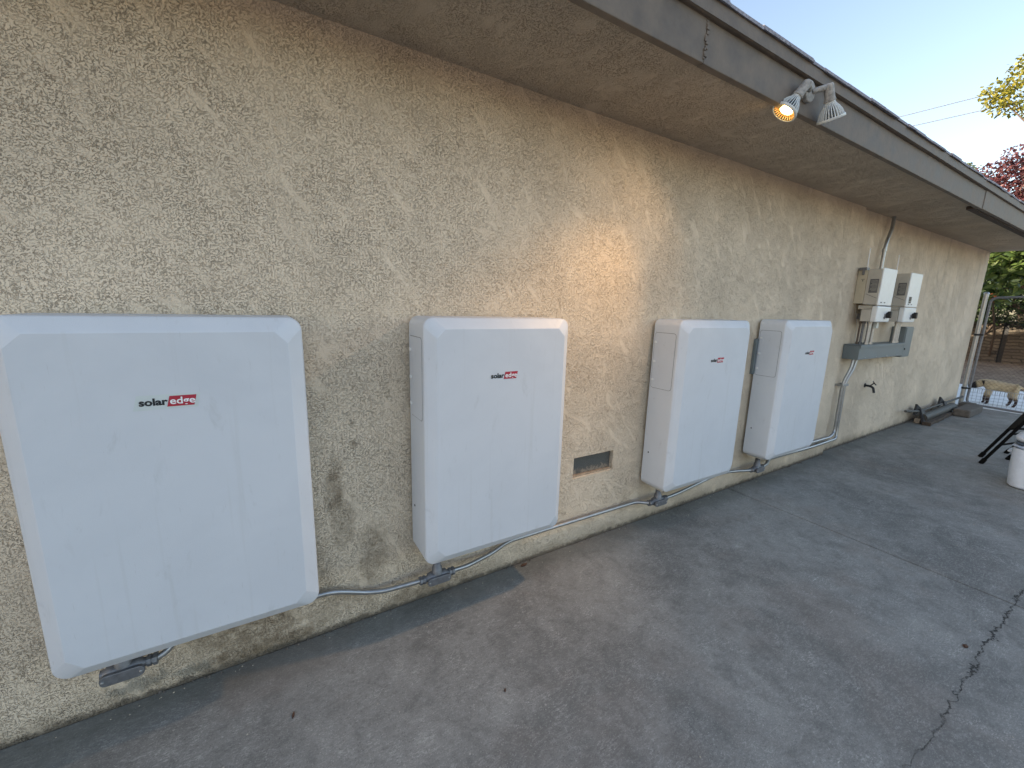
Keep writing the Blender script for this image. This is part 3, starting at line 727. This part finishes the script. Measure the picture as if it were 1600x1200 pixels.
# ------------------------------------------------------------------ floodlight under the eave
t = empty('floodlight', (2.55, -.64, 2.73), 'twin bulb floodlight on the fascia, left bulb lit amber', 'floodlight')
t.matrix_world = Matrix.Translation((2.55, -.64, 2.73))
off = Vector((2.55, -.64, 2.73))
b = MB(); b.lathe([(0, .052), (.018, .052), (.022, .046), (.022, .001)], Vector((2.545, -.638, 2.72))-off, (0,-1,0), 20); b.build('mounting_plate', M['weathered'], t, bevel=.002)
def head(P0, D, elbow, lit):
    P0 = Vector(P0)-off; D = Vector(D).normalized(); a = Vector(elbow)-off
    h = MB(); h.tube(bend([a, (a+P0)/2+Vector((0,-.006,0)), P0], .02), .014, 10)
    h.lathe([(-.012, .001), (-.012, .016), (-.006, .021), (0, .022), (.055, .024), (.068, .0275), (.072, .0275), (.072, .02)], P0, D, 18)
    hd = h.build('lamp_holder', M['weathered'], t)
    B = P0+D*.070; Lb = .085; n = 26
    c = MB(); c.lathe([(0, .017), (.012, .020), (.030, .030), (Lb-.008, .048)], B, D, 20); 
    bulb = c.build('bulb', M['bulb_dark'], t)
    f = MB(); ax = D.orthogonal().normalized(); ay = D.cross(ax)
    prof = [(.0, .021), (.015, .0265), (.035, .041), (.055, .052), (Lb, .0605)]
    for k in range(n):
        an = 2*PI*k/n; rd = ax*math.cos(an)+ay*math.sin(an); tn = D.cross(rd)*.0016
        vs = []
        for hh, r in prof:
            vs += [B+D*hh+rd*r-tn, B+D*hh+rd*r+tn, B+D*hh+rd*(r-.010)+tn, B+D*hh+rd*(r-.010)-tn]
        fs = []
        for i in range(len(prof)-1):
            for q in range(4): fs.append((i*4+q, i*4+(q+1) % 4, (i+1)*4+(q+1) % 4, (i+1)*4+q))
        f.add(vs, fs)
    f.lathe([(Lb-.006, .0625), (Lb+.006, .0635), (Lb+.007, .057), (Lb-.006, .055), (Lb-.006, .0625)], B, D, 32)
    f.lathe([(.0, .0225), (.008, .0235), (.010, .0205)], B, D, 20)
    f.build('heat_fins', M['bulb_white'], bulb)
    # inner reflector wall with dark ribs, and the lens
    g_ = MB(); g_.lathe([(Lb+.004, .056), (Lb-.012, .046), (Lb-.020, .034)], B, D, 32)
    g_.build('reflector', M['bulb_dark'], bulb)
    q = MB()
    for k in range(n):
        an = 2*PI*k/n; rd = ax*math.cos(an)+ay*math.sin(an); tn = D.cross(rd)*.0016
        p0, p1 = B+D*(Lb+.003)+rd*.056, B+D*(Lb-.016)+rd*.036
        q.add([p0-tn, p0+tn, p1+tn+D*.004, p1-tn+D*.004], [(0,1,2,3)])
    q.build('inner_rib', M['glow2'] if lit else M['bulb_white'], bulb)
    e = MB(); e.lathe([(Lb-.012, .034), (Lb-.008, .031), (Lb-.004, .018), (Lb-.003, .0001)], B, D, 24); e.build('lens', M['glow'] if lit else M['sticker'], bulb)
    return B+off, D, Lb
LB, LD, LL = head((2.448, -.685, 2.718), (-.45, .35, -.82), (2.535, -.655, 2.722), True)
head((2.635, -.700, 2.750), (.42, -.02, -.86), (2.565, -.655, 2.722), False)
lp_ = LB+LD*(LL+.02)
for nm, en, half in (('warm_beam', 23, 31), ('warm_spill', 4.5, 60)):
    ld = bpy.data.lights.new(nm, 'SPOT'); ld.energy = en; ld.color = (1, .60, .26); ld.spot_size = R(2*half); ld.spot_blend = 1.0; ld.shadow_soft_size = .045
    lo = bpy.data.objects.new(nm, ld); col.objects.link(lo)
    lo.location = lp_; lo.rotation_euler = (lp_-Vector((1.1, 0, .7))).to_track_quat('Z', 'Y').to_euler()

# ------------------------------------------------------------------ junk by the far end of the wall
def P(x, y, z=0): return (x, y, G(x)+z)
c = MB(); c.tube(bend([P(7.40, -.05, .235), P(7.96, -.05, .165), P(8.75, -.05, .165), P(10.02, -.05, .17)], .05), .016, 10)
tag(c.build('metal_rail', M['olive_pipe']), 'long dull metal rail lying along the foot of the wall near the gate', 'rail')
c = MB(); c.tube([P(7.95, -.10, .085), P(9.3, -.10, .10)], .055, 14); tag(c.build('drain_pipe', M['olive_pipe']), 'thick dark pipe lying under the metal rail', 'pipe')
for k, (x, lab) in enumerate(((7.93, 'black triangular bracket at the near end of the metal rail'), (8.95, 'black triangular bracket halfway along the metal rail'))):
    b = MB(); z0 = G(x)
    b.add([(x-.10, -.02, z0+.12), (x+.20, -.02, z0+.17), (x-.07, -.02, z0+.28), (x-.10, -.045, z0+.12), (x+.20, -.045, z0+.17), (x-.07, -.045, z0+.28)], [(0,2,1), (3,4,5), (0,1,4,3), (1,2,5,4), (2,0,3,5)])
    b.add([(x-.06, -.16, z0), (x+.22, -.16, z0), (x+.12, -.07, z0+.20), (x+.02, -.07, z0+.20), (x-.06, -.12, z0), (x+.22, -.12, z0), (x+.12, -.05, z0+.20), (x+.02, -.05, z0+.20)], [(0,1,2,3), (7,6,5,4), (0,4,5,1), (1,5,6,2), (2,6,7,3), (3,7,4,0)])
    tag(b.build('bracket', M['dark_iron'], bevel=.004), lab, 'bracket', 'black brackets under the metal rail')
def plank(x0, y0, x1, y1, wdt, z0, h_, mat, label, seed):
    rr = random.Random(seed); n = 12; b = MB(); a = Vector((x0, y0, 0)); c_ = Vector((x1, y1, 0)); d_ = (c_-a); nn = Vector((-d_.y, d_.x, 0)).normalized()
    vs = []
    for i in range(n+1):
        p0 = a+d_*i/n; j = rr.uniform(-.008, .008); z = G(p0.x)+z0
        for s_, q in ((-1, 0), (1, 0), (1, 1), (-1, 1)):
            pp = p0+nn*(s_*wdt/2+j); vs.append((pp.x, pp.y, z+q*(h_+rr.uniform(-.006, .006))))
    fs = [(0,1,2,3), (n*4+3, n*4+2, n*4+1, n*4)]
    for i in range(n):
        for q in range(4): fs.append((i*4+q, (i+1)*4+q, (i+1)*4+(q+1) % 4, i*4+(q+1) % 4))
    b.add(vs, fs); return tag(b.build('wood_plank', mat, bevel=.004), label, 'plank', 'weathered planks by the wall')
plank(7.86, -.17, 9.0, -.13, .09, .002, .05, M['wood'], 'dark weathered plank lying outermost on the concrete by the wall', 1)
plank(7.90, -.07, 9.2, -.03, .06, .002, .07, M['wood_light'], 'paler split plank lying behind the dark plank', 2)
b = MB(); b.box(9.02, 9.70, -.36, -.17, .002, .115); o = b.build('cement_block', M['block'], bevel=.02, seg=3); shear(o); tag(o, 'rounded brown cement block on the ground before the gate post', 'block')
b = MB(); b.box(9.78, 9.98, -.26, -.07, .002, .09); b.box(9.80, 9.96, -.24, -.09, .09, .105); o = b.build('cement_block', M['block'], bevel=.012); shear(o); tag(o, 'flat grey cement block touching the gate post', 'block')

# ------------------------------------------------------------------ gate
GX = 10.22; gz0 = G(GX)
t = empty('gate_post', (GX-.03, -.012, gz0), 'tall galvanised steel gate post standing against the end of the house wall', 'post')
b = MB(); b.tube([(0,0,-.05), (0,0,1.86)], .030, 14); b.lathe([(1.855, .034), (1.875, .033), (1.89, .02), (1.893, .0001)], (0,0,0), (0,0,1), 14); b.build('pole', M['steel'], t)
for z in (.30, 1.20):
    b = MB(); b.lathe([(z-.016, .031), (z-.016, .036), (z+.016, .036), (z+.016, .031)], (0,0,0), (0,0,1), 12); b.box(-.012, .012, -.075, -.03, z-.012, z+.012); b.build('clamp', M['dark_iron'], t)
t = empty('wire_gate', (GX+.03, -.065, gz0), 'steel tube gate with welded wire mesh in front of the dog', 'gate')
y0, y1, z0, z1 = -.0, -1.6, .035, 1.80
b = MB(); b.tube(bend([(0, y0, z1-.2), (0, y0, z1), (0, y1, z1+.07), (0, y1, z0-.04), (0, y0, z0), (0, y0, z1-.2)], .09), .017, 10, cap=False); b.build('gate_frame', M['zinc'], t)
b = MB(); k = 0
y = y0-.05
while y > y1:
    b.tube([(0, y, z0+.02+(y*.02)), (0, y, .31)], .0022, 4, cap=False); y -= .05
for z in (.08, .13, .18, .235, .31): b.tube([(0, y0, z), (0, y1, z-.01)], .0022 if z < .3 else .004, 4, cap=False)
y = y0-.02
while y > y1:
    b.tube([(0, y, .230), (0, y, .31)], .0018, 4, cap=False); y -= .025
b.build('welded_mesh', M['steel'], t)
b = MB(); s_ = .06                       # chain link diamonds above
for q in range(-30, 30):
    for sg in (1, -1):
        # line z = .31 + sg*(y - q*s)
        pts = []
        for z in (.31, z1):
            pts.append((0, q*s_*1.0 - sg*(z-.31)-.02, z))
        (xa, ya, za), (xb, yb, zb_) = pts
        # clip to [y1, y0]
        def cl(ya, za, yb, zb_):
            out = []
            for Y in (ya, yb): out.append(min(max(Y, y1), y0))
            f0 = (out[0]-ya)/(yb-ya); f1 = (out[1]-ya)/(yb-ya)
            return out[0], za+(zb_-za)*f0, out[1], za+(zb_-za)*f1
        A = cl(ya, za, yb, zb_)
        if abs(A[0]-A[2]) > .01: b.tube([(0, A[0], A[1]), (0, A[2], A[3])], .0010, 3, cap=False)
b.build('chain_link', M['dark_iron'], t)

# ------------------------------------------------------------------ dog
dog = empty('dog', (10.72, -.318, G(10.72)-.0), 'small tan dog with black muzzle standing on the pale concrete behind the gate', 'dog')
dog.rotation_euler = (0, 0, R(99)); dog.scale = (1.12, 1.12, 1.12)       # local +X is forward -> towards +Y
vs = [(-.165,0,.275), (-.08,0,.30), (.02,0,.30), (.10,0,.31), (.155,0,.335), (.205,0,.315), (.265,0,.262), (.325,0,.242),    # 0-7 spine: rump, mid, chest, neck base, neck, head, muzzle, nose
      (-.15,.05,.23), (-.165,.055,.16), (-.195,.055,.10), (-.185,.055,.03), (-.16,.055,.012),                              # 8-12 rear leg
      (-.15,-.05,.23), (-.12,-.055,.16), (-.145,-.055,.10), (-.13,-.055,.03), (-.105,-.055,.012),                          # 13-17
      (.09,.05,.24), (.085,.055,.16), (.09,.055,.09), (.085,.055,.03), (.11,.055,.012),                                    # 18-22 front leg
      (.09,-.05,.24), (.115,-.055,.16), (.125,-.055,.09), (.12,-.055,.03), (.145,-.055,.012),                              # 23-27
      (-.21,0,.31), (-.245,0,.29), (-.262,0,.24)]                                                                          # 28-30 tail
es = [(0,1),(1,2),(2,3),(3,4),(4,5),(5,6),(6,7),(0,8),(8,9),(9,10),(10,11),(11,12),(0,13),(13,14),(14,15),(15,16),(16,17),
      (3,18),(18,19),(19,20),(20,21),(21,22),(3,23),(23,24),(24,25),(25,26),(26,27),(0,28),(28,29),(29,30)]
rad = [.078,.080,.084,.085,.068,.066,.046,.036, .050,.034,.019,.016,.018, .050,.034,.019,.016,.018, .042,.027,.021,.017,.019, .042,.027,.021,.017,.019, .020,.013,.008]
me = bpy.data.meshes.new('dog_body'); me.from_pydata(vs, es, []); me.materials.append(M['fur'])
db = bpy.data.objects.new('body', me); col.objects.link(db); db.parent = dog
mo = db.modifiers.new('skin', 'SKIN'); mo.use_smooth_shade = True
for i, r in enumerate(rad): me.skin_vertices[0].data[i].radius = (r, r)
me.skin_vertices[0].data[1].use_root = True
db.modifiers.new('sub', 'SUBSURF').levels = 2; db.modifiers['sub'].render_levels = 2
for sg in (-1, 1):
    b = MB(); b.add([(.150, sg*.050, .372), (.195, sg*.056, .366), (.160, sg*.088, .295), (.152, sg*.044, .364), (.190, sg*.048, .358), (.16, sg*.076, .300)], [(0,1,2), (5,4,3), (0,3,4,1), (1,4,5,2), (2,5,3,0)])
    b.build('ear', M['dark_fur'], dog, bevel=.003)
    b = MB(); b.lathe([(-.005, .0001), (-.003, .006), (.0, .0075), (.004, .005), (.006, .0001)], (.238, sg*.036, .318), (.6, sg*.8, .2), 8); b.build('eye', M['black'], dog)
b = MB(); b.lathe([(-.008, .001), (-.004, .011), (.004, .011), (.008, .001)], (.335, 0, .249), (1, 0, 0), 8); b.build('nose', M['black'], dog)

# ------------------------------------------------------------------ cooler (only its left part is in frame)
t = empty('cooler', (6.0, -1.475, G(6.0)), 'white insulated cooler with a dark band under its lid at the right edge', 'cooler')
def rb(x0, x1, y0, y1, z0, z1, r, taper=0., name='', mat=None, n=6):
    b = MB(); L = []
    for z, e in ((z0, .02+taper), (z0+.02, .004+taper), (z0+(z1-z0)*.5, taper*.4), (z1-.012, 0), (z1, .010)):
        L.append([(x, y, z) for x, y in rrect(x0+e, x1-e, y0+e, y1-e, r, n)])
    k = len(L[0]); vs = [q for l_ in L for q in l_]; fs = [tuple(range(k-1, -1, -1)), tuple(range(4*k, 5*k))]
    for i in range(4):
        for q in range(k): fs.append((i*k+q, i*k+(q+1) % k, (i+1)*k+(q+1) % k, (i+1)*k+q))
    b.add(vs, fs, 0, True); o = b.build(name, mat, t); o.modifiers.new('wn', 'WEIGHTED_NORMAL'); return o
rb(-.23, .23, -.32, .255, 0, .37, .09, .012, 'body', M['hull'])
rb(-.236, .236, -.326, .261, .372, .398, .09, 0, 'rim', M['hull'])
rb(-.228, .228, -.318, .253, .399, .424, .088, 0, 'band', M['band'])
lid = rb(-.232, .232, -.322, .257, .426, .52, .10, 0, 'lid', M['hull'])
for v_ in lid.data.vertices:
    if v_.co.z > .50: v_.co.x *= .86; v_.co.y = (v_.co.y+.03)*.86-.03
b = MB(); b.tube(bend([(-.05, .262, .30), (-.05, .285, .30), (.09, .285, .30), (.09, .262, .30)], .015), .010, 8); b.build('handle', M['hull'], t)

# ------------------------------------------------------------------ black folding table leaning beyond the cooler
t = empty('folding_chair', (6.6, -1.0, G(6.6)), 'black folding chair leaning on its side behind the white cooler', 'chair')
off2 = Vector((6.6, -1.0, G(6.6)))
def L3(a, b_, f): return Vector(a).lerp(Vector(b_), f)
A0, A1 = Vector((6.73, -.905, .075)), Vector((6.70, -1.36, 1.15))     # far leg, rises towards the right
B0, B1 = Vector((6.44, -.965, .072)), Vector((6.41, -1.42, 1.15))
C0, C1 = Vector((7.18, -1.02, .08)), Vector((6.95, -1.48, .95))
D0, D1 = Vector((6.88, -1.08, .078)), Vector((6.66, -1.52, .95))
for a, c_ in ((A0, A1), (B0, B1), (C0, C1), (D0, D1)):
    b = MB(); b.tube([a-off2+(c_-a)*.02, c_-off2], .014, 10); b.build('leg', M['chair_black'], t)
    b = MB(); b.tube([a-off2, a-off2+(c_-a).normalized()*.06], .020, 10); b.build('rubber_foot', M['chair_black'], t)
for (p0, p1), fr in (((B0, B1), .22), ((B0, B1), .34), ((B0, B1), .40)):
    q0 = p0.lerp(p1, fr); q1 = D0.lerp(D1, fr+.08)
    b = MB(); b.tube([q0-off2, q1-off2], .010, 8); b.build('crossbar', M['chair_black'], t)
b = MB()
pa, pb, pc, pd = A0.lerp(A1, .33), A1, B1, B0.lerp(B1, .40)
nrm_ = (pb-pa).cross(pd-pa).normalized()*.014
b.add([pa-off2-nrm_, pb-off2-nrm_, pc-off2-nrm_, pd-off2-nrm_, pa-off2+nrm_, pb-off2+nrm_, pc-off2+nrm_, pd-off2+nrm_], [(0,1,2,3), (7,6,5,4), (0,4,5,1), (1,5,6,2), (2,6,7,3), (3,7,4,0)])
b.build('seat_panel', M['chair_black'], t, bevel=.008)
b = MB(); q = [A0.lerp(A1, .45), A1+Vector((0, -.30, 0)), B1+Vector((0, -.30, 0)), B0.lerp(B1, .50)]
q = [p_+Vector((0, -.04, -.01)) for p_ in q]
b.add([p_-off2-nrm_ for p_ in q]+[p_-off2+nrm_ for p_ in q], [(0,1,2,3), (7,6,5,4), (0,4,5,1), (1,5,6,2), (2,6,7,3), (3,7,4,0)])
b.build('back_panel', M['chair_black'], t, bevel=.008)

# ------------------------------------------------------------------ back garden wall
t = empty('garden_wall', (19.9, 0, G(19.8)), 'brown slump block garden wall beyond the gate', 'garden wall')
b = MB(); b.box(0, .2, -12, 1.16, -.1, 1.30); b.build('wall_panel', M['brick'], t, bevel=.01)
b = MB(); b.box(-.02, .2, 1.28, 14, -.1, 1.42); b.build('wall_panel', M['brick'], t, bevel=.01)
b = MB(); b.box(.04, .16, 1.16, 1.28, -.1, 1.28); b.build('gap_post', M['black'], t)

# ------------------------------------------------------------------ trees and shrubs
def foliage(clusters, n, size, seed, asp=.5, curl=.25):
    rr = random.Random(seed); vs = []; fs = []
    tot = sum(c[3]*c[4]*c[5] for c in clusters)
    for cx, cy, cz, rx, ry, rz in clusters:
        m_ = max(8, int(n*rx*ry*rz/tot))
        for _ in range(m_):
            while True:
                p = Vector((rr.uniform(-1,1), rr.uniform(-1,1), rr.uniform(-1,1)))
                if .15 < p.length < 1: break
            p *= (.55+.45*rr.random()) if rr.random() < .3 else (1/ max(p.length, .4))**.5
            c = Vector((cx+p.x*rx, cy+p.y*ry, cz+p.z*rz))
            # clumps
            if noise.noise(c*2.2/max(.4, size*6)) < -.18 and rr.random() < .8: continue
            d = Vector((rr.gauss(0,1), rr.gauss(0,1), rr.gauss(-.25,.8))).normalized()
            u = d.orthogonal().normalized(); u.rotate(Matrix.Rotation(rr.uniform(0, 2*PI), 3, d)); w_ = d.cross(u)
            L = size*rr.uniform(.6, 1.3); W_ = L*asp
            o = len(vs); k = w_*L*curl*.3
            vs += [c, c+d*L*.35+u*W_*.5+k, c+d*L*.7+u*W_*.38+k, c+d*L, c+d*L*.7-u*W_*.38+k, c+d*L*.35-u*W_*.5+k]
            fs += [(o, o+1, o+2, o+3), (o, o+3, o+4, o+5)]
    b = MB(); b.v = [tuple(v_) for v_ in vs]; b.f = fs; b.mi = [0]*len(fs); b.sm = [True]*len(fs); return b
def tree(name, base, clusters, n, size, leaf, label, seed, trunk_r=.12, cat='tree', asp=.5):
    t = empty(name, base, label, cat); o = Vector(base); rr = random.Random(seed+50)
    top = Vector((sum(c[0] for c in clusters)/len(clusters), sum(c[1] for c in clusters)/len(clusters), min(c[2] for c in clusters)))
    b = MB(); mid = Vector((0,0,0)).lerp(top-o, .5)+Vector((rr.uniform(-.1,.1), rr.uniform(-.1,.1), 0))
    b.tube([(0,0,-.1), mid*.5, mid, top-o], trunk_r, 10, radii=[trunk_r*1.25, trunk_r, trunk_r*.85, trunk_r*.6])
    b.build('trunk', M['bark'], t)
    for c in clusters[:12]:
        q = Vector(c[:3])-o; s_ = mid.lerp(top-o, rr.uniform(.2, .9))
        br = MB(); br.tube([s_, s_.lerp(q, .5)+Vector((rr.uniform(-.1,.1), rr.uniform(-.1,.1), .08)), q], .03, 6, radii=[trunk_r*.4, trunk_r*.25, trunk_r*.08]); br.build('branch', M['bark'], t)
    cl = [(c[0]-o.x, c[1]-o.y, c[2]-o.z, *c[3:]) for c in clusters]
    foliage(cl, n, size, seed, asp).build('crown', leaf, t)
    return t
tree('glossy_leaf_tree', (15.6, -2.2, G(15.2)), [(15, .75, 3.0, .7, .6, .55), (15, .25, 3.6, .8, .8, .6), (15, .0, 2.6, .7, .7, .5), (15.3, .85, 2.35, .6, .5, .4), (15, -.6, 3.2, .8, .8, .8), (15.4, 1.1, 3.3, .5, .5, .5)],
     5200, .185, M['leaf_glossy'], 'tree with large glossy green leaves seen under the far end of the eave', 11, .09)
tree('plum_tree', (22.5, 1.2, G(22)), [(22, 2.1, 6.1, .9, .7, .8), (22.2, 1.2, 6.4, 1, .9, .9), (22, 2.9, 6.0, .7, .6, .55), (22.3, .4, 6.0, 1, .9, .9), (22, 1.6, 5.3, .9, .9, .6), (22, 2.2, 6.9, .5, .5, .35), (22, 2.75, 6.55, .45, .45, .3), (22, 1.6, 7.1, .4, .4, .3)],
     11000, .12, M['leaf_plum'], 'purple leaved tree showing above the far end of the roof edge', 12, .12)
tree('pale_twig_tree', (24, 4.0, G(24)), [(24, 3.9, 7.0, .45, .42, .55), (24, 3.4, 6.4, .5, .5, .5)], 620, .13, M['leaf_sage'], 'thin pale treetop just left of the purple tree', 13, .05)
tree('yellow_green_tree', (14.2, -1.2, G(14)), [(14, 1.02, 6.15, .5, .42, .28), (14, .75, 6.65, .5, .45, .35), (13.9, 1.25, 6.35, .35, .26, .22), (14.1, .45, 5.9, .6, .42, .35), (14, .55, 7.35, .4, .40, .30), (14.2, -.3, 6.6, .9, .8, .9), (14, .85, 7.45, .15, .15, .12)],
     11000, .075, M['leaf_yellow'], 'yellow green tree reaching in at the upper right edge', 14, .045, asp=.6)
tree('rust_tree', (20.5, .9, G(20.5)), [(20.5, 1.25, 4.55, .5, .35, .35), (20.5, .8, 4.8, .5, .4, .4)], 700, .12, M['leaf_rust'], 'orange leaved treetop below the purple tree at the right edge', 15, .05)
tree('green_shrub_tree', (18.6, -1.8, G(18.6)), [(18.4, 1.05, 4.15, .6, .6, .5), (18.4, .5, 4.2, .6, .6, .6), (18.4, 1.7, 3.6, .6, .6, .6), (18.4, 1.9, 2.8, .6, .6, .6), (18.4, 1.0, 3.0, .8, .8, .8), (18.6, 1.5, 2.2, .6, .8, .5), (18.6, .7, 2.25, .6, .8, .5), (18.8, 2.2, 2.3, .5, .6, .5)], 14000, .10, M['leaf_dark'],
     'dark green bushy tree behind the large leaved tree', 16, .08)
def shrub(name, base, cl, n, size, leaf, label, seed): return tree(name, base, cl, n, size, leaf, label, seed, .03, 'shrub')
shrub('sage_shrub', (20.4, .6, G(19.2)), [(19.2, .85, 1.65, .35, .45, .30), (19.2, .4, 1.55, .4, .5, .3), (19.2, 1.1, 1.85, .3, .4, .2), (19.2, 0, 1.5, .5, .6, .4)], 2600, .07, M['leaf_sage'], 'grey green shrub spilling over the garden wall', 17)
shrub('ivy_shrub', (20.4, 1.9, G(19.5)), [(19.5, 1.7, 1.95, .3, .5, .32), (19.5, 2.3, 1.8, .3, .5, .4), (19.5, 1.1, 2.15, .3, .5, .3), (19.5, .4, 2.2, .4, .7, .35), (19.5, 1.5, 1.62, .3, .5, .2), (19.5, 1.2, 2.7, .4, .9, .5)], 8000, .08, M['leaf_dark'], 'dark green shrub on top of the garden wall behind the post', 18)
shrub('rust_shrub', (20.3, 1.5, G(17.5)), [(17.5, 1.35, 2.2, .2, .22, .12), (17.5, 1.1, 2.12, .2, .16, .08)], 150, .10, M['leaf_rust'], 'small rust coloured shrub just above the top of the gate', 19)
tree('added_shade_tree', (14.5, 6.5, G(14.5)), [(14.5, 6.0, 2.2, 1.5, 1.6, 1.5), (13.4, 5.0, 1.6, 1.2, 1.2, 1.2), (15.5, 7.6, 2.2, 1.5, 1.5, 1.5), (14.5, 6.2, 3.8, 1.3, 1.4, .9)], 4200, .22, M['leaf_dark'], 'unseen tree added behind the corner of the house to block the sun', 31, .12)  # out of view, added to keep the sun off the yard
tree('added_shade_tree', (19.0, 7.5, G(19)), [(18.5, 7.2, 2.2, 1.8, 1.8, 1.7), (17.2, 6.4, 1.7, 1.3, 1.3, 1.3), (19.8, 6.0, 2.4, 1.6, 1.6, 1.6)], 4200, .22, M['leaf_dark'], 'unseen tree added deep in the garden by the block wall to block the sun', 32, .12)  # second unseen tree, added for its shade on the yard
# overhead wires
for k, (a, b_, lab) in enumerate((((30, 14.5, 12.27), (30, -6, 11.75), 'upper of the two thin overhead wires crossing the sky'), ((30, 14.0, 11.72), (30, -6, 10.95), 'lower of the two thin overhead wires crossing the sky'))):
    a = Vector(a); b_ = Vector(b_); n = 16; pts = [a.lerp(b_, i/n)+Vector((0,0,-.5*4*(i/n)*(1-i/n)*.3)) for i in range(n+1)]
    c = MB(); c.tube(pts, .018, 5); tag(c.build('overhead_wire', M['wire']), lab, 'wire', 'overhead wires')

# ------------------------------------------------------------------ small debris on the concrete
def bit(x, y, L, W_, ang, mat, name, lab, cat):
    b = MB(); n = 6; vs = []
    for i in range(n+1):
        u = i/n; w_ = W_*math.sin(PI*min(.97, max(.06, u)))/2; px = (u-.5)*L
        for s_, zc in ((-1, .003), (0, .0075), (1, .002)): vs.append((px, s_*w_, zc+.003*math.sin(u*PI)))
    fs = []
    for i in range(n):
        for k in range(2): fs.append((i*3+k, (i+1)*3+k, (i+1)*3+k+1, i*3+k+1))
    m_ = len(vs); vs += [(a, c, .0005) for a, c, _ in vs]; fs += [(q[3]+m_, q[2]+m_, q[1]+m_, q[0]+m_) for q in fs]
    b.add(vs, fs); o = b.build(name, mat); o.location = (x, y, G(x)+.001); o.rotation_euler = (0, 0, R(ang)); return tag(o, lab, cat, 'litter on the concrete')
bit(0.0, -.38, .028, .009, 75, M['debris'], 'dry_leaf', 'dark curled leaf on the concrete at lower left', 'leaf')
bit(.76, -.70, .016, .008, 60, M['debris'], 'dry_leaf', 'tiny brown leaf in the middle of the concrete foreground', 'leaf')
bit(1.28, -.035, .05, .022, 10, M['debris'], 'dry_leaf', 'brown leaf at the foot of the wall right of the second battery', 'leaf')
bit(2.79, -1.61, .030, .02, 0, M['debris'], 'dry_leaf', 'round dark leaf beside the crack in the concrete', 'leaf')
rr = random.Random(77); gr = MB()
for k in range(240):
    if k < 130: x = rr.uniform(-1.2, 7.5); y = -.02-abs(rr.gauss(0, .03))+(.03 if x > 5.3 else 0)
    else: x = rr.uniform(-.8, 6.0); y = -rr.uniform(.1, 1.9)
    r = rr.uniform(.0015, .0042); z = G(x)+r*.6
    gr.add([(x+r, y, z), (x, y+r*1.2, z), (x-r*1.1, y, z), (x, y-r, z), (x, y, z+r*.8), (x, y, z-r*.6)], [(0,1,4), (1,2,4), (2,3,4), (3,0,4), (1,0,5), (2,1,5), (3,2,5), (0,3,5)])
cb = MB(); rr = random.Random(91)
for k in range(420):
    x = rr.uniform(-1.2, 9.0); y = -.004-abs(rr.gauss(0, .012))+(.036 if x > 5.3 else 0)
    if noise.noise(Vector((x*2.3, 7, 0))) < -.05: continue
    r = rr.uniform(.002, .008); z = G(x)+r*.4
    q = [Vector((rr.uniform(.7, 1.2)*a, rr.uniform(.7, 1.2)*b_, rr.uniform(.6, 1.1)*c_))*r for a, b_, c_ in ((1,0,0), (0,1,0), (-1,0,0), (0,-1,0), (0,0,1), (0,0,-.6))]
    cb.add([p_+Vector((x, y, z)) for p_ in q], [(0,1,4), (1,2,4), (2,3,4), (3,0,4), (1,0,5), (2,1,5), (3,2,5), (0,3,5)])
tag(cb.build('dirt_crumbs', M['block']), 'dark crumbs of soil and broken render along the foot of the wall', 'dirt', kind='stuff')
tag(gr.build('gravel_grit', M['debris_pale']), 'scattered fine pale grit over the concrete', 'grit', kind='stuff')
